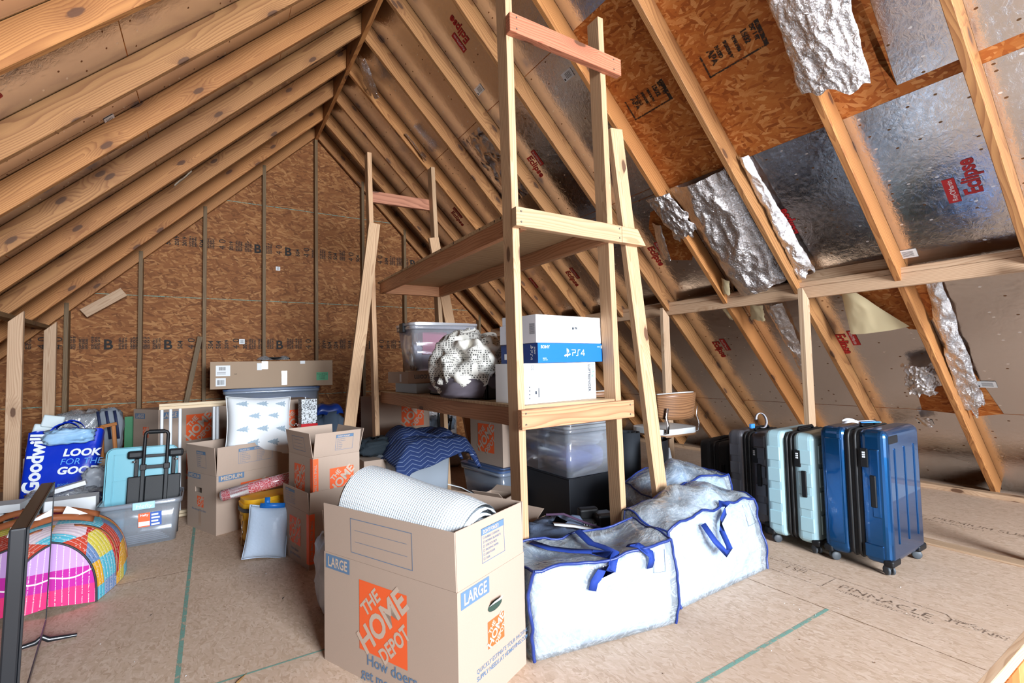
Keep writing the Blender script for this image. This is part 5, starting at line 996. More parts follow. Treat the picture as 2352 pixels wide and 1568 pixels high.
mb = MB(); Fm = w.F('y0', 0.42, 0.07, 0.001); mb.add([Fm @ Vector((0.028 * math.cos(a) * (1 + 0.3 * math.sin(3 * a)), 0.024 * math.sin(a) * (1 + 0.2 * math.cos(5 * a)), 0)) for a in [i * PI / 9 for i in range(18)]], [tuple(range(18))]); mb.build('torn_label', plain('torn_card', srgb(206, 190, 172), 0.8), w.r)
b = Carton('glassware_box', 'white box with red vertical lettering behind the shelf post', (1.322, 2.075), 6, 0.22, 0.13, 0.098, z=DZ + 0.298, closed=True, mat_=GREYW)
mb = MB(); text_bm(mb, 'pyrex', 0.034, b.F('x0', 0.075, 0.006, 0.0012) @ Matrix.Rotation(PI / 2, 4, 'Z'), bold=0.0008); mb.build('lettering', plain('red_print', srgb(206, 30, 40), 0.5), b.r)
b = Carton('small_white_box', 'small plain white box on top of the box with red vertical lettering', (1.330, 2.085), 6, 0.20, 0.11, 0.045, z=DZ + 0.397, closed=True, mat_=GREYW)
# far end: pale box, brown carton, clear tote
a = Carton('shoe_box', 'pale blue grey shallow box at the far left of the lower shelf', (1.255, 3.30), 2, 0.30, 0.42, 0.072, z=DZ, closed=True, mat_=plain('pale_blue_card', srgb(160, 176, 190), 0.6))
b = Carton('shipping_carton', 'shallow brown carton with upside down lettering under the clear latched tote', (1.205, 3.33), 3, 0.50, 0.40, 0.085, z=DZ + 0.073, closed=True, mat_=CARD)
b.words('y0', 0.33, 0.062, 'ameico.com', 0.062, plain('dark_print', srgb(70, 74, 78), 0.6), sx=0.95, rot=180, bold=0.001); b.patch('x0', 0.24, 0.275, 0.012, 0.07, GREYW, 'shipping_label')
ct = tote('storage_tote', 'clear latched plastic tote with a pink box inside on the lower shelf', (1.262, 3.40), -2, 0.53, 0.36, 0.345, clear_plastic('clear_tote', (0.94, 0.95, 1.0), 0.24, rough=0.12), taper=0.035, z=DZ + 0.159, latch=[(-0.006, 0.18, -90)], latch_m=BLACKP, lid=clear_plastic('clear_lid', (0.93, 0.94, 0.99), 0.45, rough=0.2))
wbox('bright pink flat box inside the clear latched tote', (1.37, 3.46, 1.235), (0.20, 0.10, 0.17), (0, 0, 0), name='pink_box', m=plain('pink_card', srgb(236, 92, 130), 0.5))
wbox('stack of white cartons low inside the clear latched tote', (1.34, 3.46, 1.113), (0.38, 0.22, 0.118), (0, 0, 0), name='white_carton', m=GREYW)
lump('white_ruffle', 'cream ruffled fabric in the left corner of the clear latched tote', 'cloth', (1.325, 3.50, 1.115), (0.08, 0.12, 0.20), WHITEC, 31, 0.35)
lump('white_towel', 'crumpled white towel at the right inside the clear latched tote', 'towel', (1.66, 3.58, 1.235), (0.18, 0.2, 0.18), WHITEC, 33, 0.3)
# dark frames and the crumpled blankets
t = thing('dark_tray', 'low dark wooden tray under the crumpled blankets on the shelf', 'tray', (1.30, 2.35, DZ)); DK = plain('espresso_wood', srgb(38, 34, 34), 0.5)
mb = MB(); mb.box(0, 0.44, 0, 0.015, 0, 0.085); mb.box(0, 0.44, 0.80, 0.815, 0, 0.085); mb.box(0, 0.015, 0, 0.815, 0, 0.085); mb.box(0.425, 0.44, 0, 0.815, 0, 0.085); mb.box(0, 0.44, 0, 0.815, 0, 0.01); mb.build('frame', DK, t, bevel=0.002)
mb = MB(); mb.box(0.015, 0.425, 0.25, 0.262, 0.01, 0.075); mb.box(0.015, 0.425, 0.53, 0.542, 0.01, 0.075); mb.build('divider', DK, t)
lump('blanket', 'dark grey purple blanket bunched under the white dotted one on the shelf', 'blanket', (1.355, 2.62, DZ + 0.002), (0.46, 0.52, 0.15), PURPLE, 41, 0.2, freq=1.6)
def dotm():
    n = NT('dotted_cloth'); co = n.obj(); v = n.vor(n.mapping(co, (80, 80, 80)), 1.0, rnd=0.05); k = n.math('LESS_THAN', v.outputs['Distance'], 0.36); b = n.noise(co, 6, 2).outputs[0]
    c = n.mix(n.math('GREATER_THAN', b, 0.56), n.mix(k, srgb(206, 202, 194), srgb(70, 68, 66)), srgb(232, 228, 218)); n.p(color=c, rough=0.9, spec=0.1, normal=n.bump(n.noise(co, 300, 2).outputs[0], 0.3, 0.003)); return n.m
t = thing('blanket', 'crumpled off white blanket with dark dots heaped on the lower shelf', 'blanket', (1.345, 2.60, DZ + 0.002))
mb = MB(); rg = random.Random(4)
def crumple(u, v):
    a = 2 * PI * u; b = PI * (v * 0.96 + 0.02) - PI / 2; p = Vector((math.cos(a) * math.cos(b), math.sin(a) * math.cos(b), math.sin(b)))
    ss = lambda t: math.sqrt(t * t + 0.006)
    rdg = 1 - ss(noise.noise(p * 1.7 + Vector((3, 1, 7)))) * 2; r2 = 1 - ss(noise.noise(Vector((p.x * 3.2, p.y * 3.2, p.z * 1.8)) + Vector((9, 5, 2)))) * 2; r3 = noise.noise(p * 6 + Vector((1, 8, 3)))
    d = 0.66 + 0.28 * rdg + 0.17 * r2 + 0.03 * r3; q = Vector((p.x * 0.255 * d, p.y * 0.28 * d, 0.185 + p.z * 0.235 * d)); q.z = max(q.z, 0.05 * 0 + 0.01); return q
mb.grid(crumple, 110, 70, closed_u=True); mb.build('cloth', dotm(), t, weld=True)
mb = MB(); pts = [crumple(0.62 + 0.30 * i / 30, 0.18 + 0.55 * (i / 30)) * 1.0 for i in range(31)]; mb.tube(pts, 0.006, 8); mb.build('hem', WHITEC, t)
# ---------------------------------------------------------------- under and behind the shelf unit
QB = fabric('navy_quilt_a', srgb(44, 66, 120), 90, 0.8, 0.5)
def quiltm():
    n = NT('moving_quilt'); co = n.obj(); sp = n.node('ShaderNodeSeparateXYZ', {0: co}); x, y, z = sp.outputs
    tri = n.math('PINGPONG', n.math('MULTIPLY', x, 8.0), 0.5); f = n.math('FRACT', n.math('ADD', n.math('MULTIPLY', n.math('ADD', y, z), 24.0), n.math('MULTIPLY', tri, 1.9)))
    k = n.math('LESS_THAN', f, 0.07); h = n.math('ABSOLUTE', n.math('SUBTRACT', f, 0.53)); c = n.mix(k, srgb(44, 60, 104), srgb(150, 164, 190)); n.p(color=c, rough=0.85, spec=0.15, normal=n.bump(n.math('MULTIPLY', h, -1.0), 0.6, 0.01)); return n.m
gt = tote('storage_bin', 'large frosted grey storage bin behind the bubble wrap roll', (1.19, 3.55), 12, 0.50, 0.42, 0.46, clear_plastic('frosted_grey_tub', (0.66, 0.73, 0.82), 0.72, rough=0.3), taper=0.02)
lump('grey_clothes', 'folded grey clothes filling the frosted grey storage bin', 'clothes', (1.44, 3.80, 0.02), (0.40, 0.32, 0.40), fabric('grey_cloth', srgb(150, 160, 172)), 51, 0.06, rz=0.2)
t = thing('moving_blanket', 'dark blue zigzag quilted moving blanket folded over the frosted grey bin', 'blanket', (1.47, 3.78, 0.455), 0.15)
def mq(u, v):
    x = (u - 0.5) * 0.74; y = (v - 0.5) * 0.52; h = 0.14 * (1 - abs(2 * u - 1) ** 2.5) + 0.05 * math.sin(u * 7 + v * 2) * (1 - abs(2 * v - 1)) + 0.03 * noise.noise(Vector((u * 4, v * 4, 1)))
    ov = max(0, -y - 0.17); z = 0.03 + h * 0.8 - ov * (1.6 + 0.6 * math.sin(u * 5)); y2 = y if y > -0.17 else -0.17 - (-y - 0.17) * 0.75
    ox = max(0, abs(x) - 0.27); return (x * (1 - 0.1 * v), y2 - 0.09, z - ox * 0.8)
mb = MB(); mb.grid(mq, 60, 44); mb.build('quilt', quiltm(), t, solid=0.03, off=-1)
mb = MB(); mb.grid(lambda u, v: (lambda p: (p[0] * 0.80 - 0.02, p[1] * 0.8 + 0.06, p[2] + 0.045 + 0.02 * math.sin(u * 8)))(mq(u, v)), 40, 26); mb.build('upper_fold', quiltm(), t, solid=0.025, off=-1)
lump('dark_cloth', 'dark green black cloth spread left of the blue moving blanket', 'cloth', (1.12, 3.90, 0.44), (0.30, 0.28, 0.14), fabric('dark_cloth', srgb(40, 48, 54), 120, 0.8, 0.5), 53, 0.3)
q = Carton('moving_box', 'closed cardboard box standing under the dark cloth at the shelf', (0.99, 3.72), 0, 0.18, 0.30, 0.435, closed=True)
q = Carton('moving_box', 'large cardboard moving box with orange logo seen under the far shelf end', (1.42, 4.84), 8, 0.60, 0.40, 0.42, z=0.42, closed=True); q.logo('y0', 0.27, 0.10, 0.26)
q = Carton('moving_box', 'lower cardboard moving box beneath the one under the far shelf end', (1.42, 4.84), 8, 0.60, 0.40, 0.417, closed=True)
# blue lidded tote with a carton on it, behind the shelf legs
t = tote('storage_bin', 'blue tinted bin with a dark blue lid carrying a carton behind the shelf', (1.98, 3.36), 6, 0.40, 0.60, 0.27, BINC2, lid=BLUELID)
wbox('stack of grey goods inside the blue tinted bin behind the shelf', (2.03, 3.42, 0.012), (0.30, 0.48, 0.22), (0, 0, 0.1), name='grey_goods', m=plain('slate_goods', srgb(118, 136, 160), 0.8))
q = Carton('moving_box', 'cardboard moving box on the dark blue lid behind the shelf legs', (2.035, 3.42), 6, 0.32, 0.48, 0.42, z=0.298, closed=True); q.logo('x0', 0.12, 0.10, 0.24); q.patch('y0', 0.14, 0.17, 0.12, 0.16, STEEL, 'printed_mark')
# white sacks and a black tripod in the dark beyond
for k, (x, y, z, dx, dz, lab) in enumerate(((2.28, 5.15, 0, 0.52, 0.20, 'white plastic sack, lowest of the pile beyond the shelf legs'), (2.25, 5.2, 0.20, 0.46, 0.17, 'white plastic sack in the middle of the pile beyond the shelf'), (2.22, 5.25, 0.37, 0.42, 0.20, 'blue grey plastic sack on top of the pile beyond the shelf'))):
    lump('plastic_sack', lab, 'sack', (x, y, z), (dx, 0.36, dz), fabric('sack_white' if k < 2 else 'sack_grey', srgb(200, 206, 214) if k < 2 else srgb(130, 144, 160), 30, 0.35, 0.5), 60 + k, 0.15)
t = thing('clear_bag', 'clear plastic bag standing behind the white sacks beyond the shelf', 'plastic bag', (2.40, 5.62, 0.0)); MB().grid(lambda u, v: (0.24 * math.cos(2 * PI * u) * (1 + 0.1 * math.sin(9 * u)), 0.14 * math.sin(2 * PI * u), 0.78 * v), 40, 16, closed_u=True).build('bag', FILM, t)
t = thing('tripod', 'folded black tripod standing in front of the white sacks', 'tripod', (2.06, 4.86, 0.0))
for a, b, r in (((0.03, 0.0, 0.0), (0.06, 0.06, 0.86), 0.012), ((-0.02, 0.02, 0.0), (0.16, 0.02, 0.62), 0.013), ((0.06, -0.04, 0.0), (0.18, -0.02, 0.60), 0.011)): MB().tube([a, b], r, 10).build('leg', BLACKP, t)
MB().box(-0.03, 0.03, -0.03, 0.03, 0, 0.07).build('head', BLACKP, t, loc=(0.12, 0.0, 0.52), bevel=0.01); MB().lathe([(0, 0), (0.018, 0.003), (0.018, 0.03), (0, 0.034)], 14).build('knob', BLACKP, t, loc=(0.15, -0.03, 0.56), rot=(PI / 2, 0, 0))
# coil of white cable on the floor
t = thing('cable_coil', 'coil of white cable on the floor beyond the bubble wrap roll', 'cable', (1.78, 3.62, 0.0)); pts = [(0.13 * math.cos(i * 0.35) + 0.003 * math.sin(i), 0.10 * math.sin(i * 0.35), 0.006 + 0.0028 * i / 6) for i in range(90)] + [(0.05, 0.16, 0.10), (-0.12, 0.2, 0.16)]
MB().tube(pts, 0.005, 6).build('cable', WHITEP, t)
# open small cartons behind the front box
q = Carton('small_carton', 'small open brown carton behind the near shelf post', (1.36, 2.30), 20, 0.30, 0.30, 0.20, flaps={'x0': (0.10, 60), 'y0': (0.10, 55), 'y1': (0.10, 40), 'x1': (0.12, 60)})
q = Carton('small_carton', 'second small brown carton with folded out flaps beside the blue tinted bin', (1.80, 3.02), 28, 0.20, 0.24, 0.17, flaps={'x0': (0.09, 50), 'y0': (0.09, 60), 'x1': (0.09, 75)})
# ---------------------------------------------------------------- right of the shelf unit
BLK = plain('matt_black_board', srgb(14, 18, 26), 0.6)
t = thing('black_chest', 'matt black storage cube on the floor under the clear tote', 'chest', (2.075, 2.615, 0.0), 0.0)
mb = MB(); mb.box(0, 0.43, 0, 0.58, 0, 0.345); mb.build('body', BLK, t, bevel=0.004); mb = MB(); mb.box(-0.004, 0.434, -0.004, 0.584, 0.346, 0.352); mb.build('lid', BLK, t, bevel=0.002)
ct = tote('storage_tote', 'big clear tote with clothes inside on top of the black storage cube', (2.07, 2.61), 0, 0.43, 0.58, 0.335, clear_plastic('clear_tote_b', (0.92, 0.95, 1.0), 0.26, rough=0.14), taper=0.012, z=0.353, lid=clear_plastic('clear_lid_b', (0.86, 0.91, 0.97), 0.55, rough=0.2))
MB().box(-0.003, 0.0, -0.05, 0.05, 0, 0.10).build('price_label', PAPER, ct, loc=(0.012, 0.33, 0.16)); MB().box(-0.005, -0.003, -0.02, 0.02, 0.02, 0.035).build('label_print', INK, ct, loc=(0.012, 0.33, 0.16))
lump('blue_cloth', 'lilac blue cloth low in the big clear tote', 'cloth', (2.29, 2.81, 0.36), (0.38, 0.34, 0.19), fabric('lilac_cloth', srgb(150, 158, 226)), 71, 0.08)
lump('white_towel', 'white towel folded over the lilac cloth in the big clear tote', 'towel', (2.31, 2.81, 0.54), (0.34, 0.32, 0.13), WHITEC, 72, 0.15)
wbox('plain grey cardboard sheet box in the back of the big clear tote', (2.09, 3.00, 0.36), (0.30, 0.16, 0.28), (0, 0, 0), name='grey_box', m=plain('orange_grey_card', srgb(206, 200, 196), 0.7))
# rolled black mat
t = thing('rolled_mat', 'rolled black foam mat standing right of the black storage cube', 'mat', (2.74, 2.72, 0.0)); pts = []
for i in range(90): a = i * 0.17; r = 0.035 + 0.075 * i / 89; pts.append((r * math.cos(a), r * math.sin(a), 0))
mb = MB(); vs = [(p[0], p[1], z) for z in (0, 0.60) for p in pts]; n_ = len(pts); mb.add(vs, [(i, i + 1, n_ + i + 1, n_ + i) for i in range(n_ - 1)], 0, True); mb.build('mat', plain('black_foam', srgb(20, 26, 34), 0.75, bump=0.2, bscale=90), t, solid=0.009)
# bar stools
WAL = wood('walnut_ply', srgb(150, 104, 70), srgb(84, 50, 32), rings=60, knots=0.99, rough=0.4)
def stool(loc, rz, label):
    t = thing('bar_stool', label, 'bar stool', loc, rz, 'bar stools under the right roof slope')
    mb = MB(); rbox(mb, -0.215, 0.215, -0.19, 0.21, 0.555, 0.60, 0.11, n=8); mb.build('seat_cushion', plain('white_leatherette', srgb(222, 226, 228), 0.4), t, bevel=0.018, seg=3)
    mb = MB(); rbox(mb, -0.215, 0.215, -0.195, 0.21, 0.54, 0.556, 0.11, n=8); mb.build('seat_shell', WAL, t, bevel=0.003)
    def bk(r, e=0.0):
        def f(u, v):
            a = math.radians(-90 + (u - 0.5) * 118); zz = 0.675 + v * (0.20 + 0.012 * math.sin(PI * u)) + (0.02 if v == 0 else 0) * (abs(2 * u - 1) ** 4); k = 1 - 0.05 * abs(2 * u - 1) ** 6
            w_ = 1 if v > 0.5 else 0.93 + 0.07 * (v / 0.5); a2 = math.radians(-90) + (a + PI / 2) * (0.86 + 0.14 * v); return ((r) * math.cos(a2) * 1.0, r * math.sin(a2) * 0.92 + 0.02 - 0.03 * v, zz)
        return f
    mb = MB(); mb.grid(bk(0.245), 32, 8); mb.build('backrest', WAL, t, solid=0.012, off=1)
    mb = MB(); mb.grid(lambda u, v: bk(0.232)(u, v * 1.03), 32, 8); mb.build('back_pad', plain('white_leatherette', srgb(222, 226, 228), 0.4), t, solid=0.012, off=0)
    for s in (-1, 1):
        x = s * 0.17; pts = [(x, -0.13, 0.55), (x * 1.03, -0.20, 0.575), (x * 1.02, -0.205, 0.64), (x, -0.185, 0.70), (x * 0.98, -0.20, 0.77)]; MB().ribbon(pts, 0.022, (1, 0.4 * s, 0), 0.005).build('bracket', STEELM, t)
        mb = MB(); mb.lathe([(0, 0), (0.009, 0.0), (0.007, 0.006), (0, 0.007)], 12); mb.build('bolt', BLACKP, t, loc=(s * 0.05, -0.218, 0.77), rot=(PI / 2, 0, 0))
    MB().lathe([(0.0, 0.54), (0.06, 0.54), (0.05, 0.50), (0.032, 0.49), (0.032, 0.30), (0.024, 0.30), (0.024, 0.05), (0.06, 0.03), (0.19, 0.012), (0.195, 0.0)], 28).build('column', STEELM, t)
    mb = MB(); mb.tube([(0.14 * math.cos(a), -0.05 + 0.12 * math.sin(a), 0.20) for a in [PI * 1.05 + i * PI * 0.9 / 14 for i in range(15)]], 0.009, 8); mb.build('footrest', STEELM, t)
    return t
s1 = stool((3.22, 2.76, 0.0), math.radians(-4), 'bar stool with a walnut back and white seat, beside the slanted shelf brace')
s2 = stool((3.02, 3.42, 0.0), math.radians(-14), 'second bar stool, mostly hidden behind the near shelf posts')
# ---------------------------------------------------------------- suitcases
def suitcase(label, loc, rz, Wd, T, Hc, shell, group='suitcases in a row on the right', ribs='blocks', gus=0.10, hard=True, wheel_h=0.055):
    t = thing('suitcase', label, 'suitcase', loc, rz, group); g = gus / 2; hT = T / 2; bz = wheel_h
    for s in (-1, 1):
        mb = MB(); y0, y1 = (g, hT) if s > 0 else (-hT, -g); mb.box(0, Wd, y0, y1, bz, Hc); mb.build('shell', shell, t, bevel=0.038, seg=5)
    mb = MB(); mb.box(0.014, Wd - 0.014, -g - 0.03, g + 0.03, bz + 0.014, Hc - 0.014); mb.build('gusset', plain('black_fabric', srgb(28, 30, 34), 0.8, bump=0.3), t, bevel=0.03, seg=3)
    for y in ((-g * 0.55, g * 0.55) if hard else (0,)):
        k = 0.010; r = 0.045; pts = []
        for cx, cz, a0 in ((Wd - r - k, Hc - r - k, 0), (r + k, Hc - r - k, 90), (r + k, bz + r + k, 180), (Wd - r - k, bz + r + k, 270)):
            for i in range(6): a = math.radians(a0 + 18 * i); pts.append((cx + r * math.cos(a), y, cz + r * math.sin(a)))
        mb = MB(); mb.tube(pts, 0.008, 8, closed=True); mb.build('zipper', plain('zip_black', srgb(16, 17, 19), 0.5), t)
    # side handle, lock, top handle
    mb = MB(); yh = -g - (hT - g) * 0.50; mb.box(-0.012, 0.002, yh - 0.014, yh + 0.014, bz + (Hc - bz) * 0.42, bz + (Hc - bz) * 0.66); mb.build('side_handle', BLACKP, t, bevel=0.006, seg=3)
    if hard:
        mb = MB(); mb.box(-0.006, 0.004, -g - 0.048, -g - 0.012, Hc - 0.20, Hc - 0.10); lk = mb.build('lock', BLACKP, t, bevel=0.004)
        mb = MB()
        for i in range(3): mb.box(-0.010, -0.005, -g - 0.036, -g - 0.024, Hc - 0.125 - i * 0.012, Hc - 0.117 - i * 0.012)
        mb.build('dial', WHITEP, lk)
    mb = MB(); mb.tube([(Wd / 2 - 0.09, 0, Hc - 0.002), (Wd / 2 - 0.08, 0, Hc + 0.012), (Wd / 2 + 0.08, 0, Hc + 0.012), (Wd / 2 + 0.09, 0, Hc - 0.002)], 0.010, 8); mb.build('top_handle', BLACKP, t)
    if ribs == 'blocks':
        for s in (-1, 1):
            yc = s * (g + (hT - g) * 0.5 + 0.004); yw = (hT - g) * 0.30
            for i in range(4): z0 = bz + 0.07 + i * (Hc - bz - 0.12) / 4; MB().box(-0.004, 0.01, yc - yw, yc + yw, z0, z0 + (Hc - bz) * 0.13).build('raised_panel', shell, t, bevel=0.004)
        for i in range(4): z0 = bz + 0.06 + i * (Hc - bz - 0.10) / 4; MB().box(0.04, Wd - 0.04, -hT - 0.004, -hT + 0.01, z0, z0 + (Hc - bz) * 0.17).build('raised_panel', shell, t, bevel=0.004)
    elif ribs == 'flutes':
        for x in (0.10, Wd - 0.10, Wd * 0.5):
            mb = MB(); mb.box(x - 0.006, x + 0.006, -hT - 0.005, -hT + 0.01, bz + 0.10, Hc - 0.10); mb.build('rib', shell, t, bevel=0.004)
        for q_ in ((-hT + 0.035, -g - 0.012, bz + 0.03, bz + 0.10), (-hT + 0.035, -g - 0.055, bz + 0.24, Hc - 0.10), (g + 0.02, hT - 0.03, bz + 0.06, Hc - 0.06)): MB().box(-0.005, 0.01, *q_).build('raised_panel', shell, t, bevel=0.006)
        mb = MB(); mb.box(0.03, 0.15, -hT - 0.003, -hT + 0.03, Hc - 0.075, Hc - 0.03); mb.build('grip_recess', BLACKP, t, bevel=0.008)
    elif ribs == 'soft':
        mb = MB(); rb = [(0.05, -hT - 0.022, 0.10)]; mb.box(0.04, Wd - 0.04, -hT - 0.03, -hT + 0.01, bz + 0.05, Hc - 0.12); mb.build('front_pocket', shell, t, bevel=0.02, seg=3)
        mb = MB(); mb.tube([(0.035, -hT - 0.032, bz + 0.06), (0.035, -hT - 0.034, Hc - 0.14), (Wd - 0.05, -hT - 0.034, Hc - 0.13)], 0.005, 6); mb.build('zipper', plain('zip_grey', srgb(90, 92, 98), 0.4, 0.5), t)
        for k in (0, 0.02): MB().tube([(0.02 + k, -hT - 0.012, Hc - 0.18), (0.022 + k, -hT - 0.02, Hc - 0.24)], 0.004, 6).build('zip_pull', STEELM, t)
    if hard:
        for x in (0.0, Wd - 0.10):
            for s in (-1, 1):
                mb = MB(); mb.box(x - 0.002, x + 0.102, s * hT - 0.045 if s > 0 else s * hT - 0.003, s * hT + 0.003 if s > 0 else s * hT + 0.045, bz - 0.004, bz + 0.035); mb.build('corner_guard', BLACKP, t, bevel=0.012, seg=3)
    for x in (0.045, Wd - 0.045):
        for s in (-1, 1):
            y = s * (hT - 0.035); wh = thing('wheel', None, None); wh.parent = t; wh.location = (x, y, 0.0); wh.rotation_euler = (0, 0, 0.7 * s + x * 3)
            for q in (-1, 1): MB().lathe([(0.0, -0.006), (0.020, -0.007), (0.0245, -0.003), (0.0245, 0.003), (0.020, 0.007), (0, 0.006)], 20).build('roller', plain('grey_wheel', srgb(70, 76, 82), 0.5), wh, loc=(q * 0.013, 0, 0.0255), rot=(0, PI / 2, 0))
            MB().box(-0.010, 0.010, -0.012, 0.012, 0.025, bz + 0.002).build('fork', BLACKP, wh, bevel=0.004)
    return t
BLUES = plain('metallic_blue', srgb(14, 78, 132), 0.26, 0.85, coat=0.5); TEALS = plain('pale_aqua_shell', srgb(172, 208, 218), 0.38); GREYS = plain('graphite_shell', srgb(92, 92, 98), 0.35, 0.2); BLKF = plain('black_ballistic', srgb(26, 27, 30), 0.75, bump=0.4, bscale=600)
c1 = suitcase('big metallic blue hard suitcase, nearest of the suitcase row', (2.962, 1.270, 0.0), math.radians(1), 0.46, 0.325, 0.752, BLUES, ribs='flutes', gus=0.06)
c2 = suitcase('pale aqua hard suitcase between the metallic blue and graphite ones', (2.965, 1.612, 0.0), math.radians(1.5), 0.45, 0.30, 0.695, TEALS, gus=0.045)
c3 = suitcase('graphite grey hard suitcase behind the pale aqua one', (3.06, 1.94, 0.0), math.radians(3), 0.42, 0.28, 0.655, GREYS, gus=0.05)
c4 = suitcase('small black soft suitcase, farthest of the suitcase row', (3.20, 2.295, 0.0), math.radians(6), 0.38, 0.24, 0.535, BLKF, ribs='soft', gus=0.05, hard=False)
TAG = plain('tag_strap', srgb(206, 206, 216), 0.6)
for (cx, loc, nm, lab) in ((c1, (3.10, 1.30, 0.768), 1, 'white airline luggage tag looped on the blue suitcase handle'), (c3, (3.20, 1.93, 0.672), 2, 'white luggage strap looped on the graphite suitcase handle')):
    t = thing('luggage_tag', lab, 'luggage tag', loc)
    if nm == 1: pts = [(-0.06 + 0.05 * math.cos(a) , 0.035 * math.sin(a), 0.012 + 0.006 * math.sin(2 * a)) for a in [i * 2 * PI / 20 for i in range(21)]]; MB().ribbon(pts, 0.014, (0.3, 0, 1), 0.002).build('loop', TAG, t); MB().ribbon([(-0.01, 0, 0.01), (0.06, -0.05, 0.012), (0.12, -0.07, 0.0)], 0.03, (0, 1, 0), 0.002).build('stub', TAG, t); MB().ribbon([(-0.01, -0.03, 0.006), (0.08, -0.09, 0.006)], 0.018, (0, 1, 0.2), 0.002).build('stripe', LOOKB, t)
    else: pts = [(0.03 + 0.06 * math.cos(a), 0.01 * math.sin(a), 0.045 + 0.05 * math.sin(a)) for a in [-2.0 + i * 0.26 for i in range(20)]]; MB().ribbon(pts, 0.02, (0.2, 1, 0), 0.002).build('loop', TAG, t); MB().box(-0.10, -0.06, -0.01, 0.01, 0.0, 0.03).build('charm', LOOKB, t, bevel=0.004)
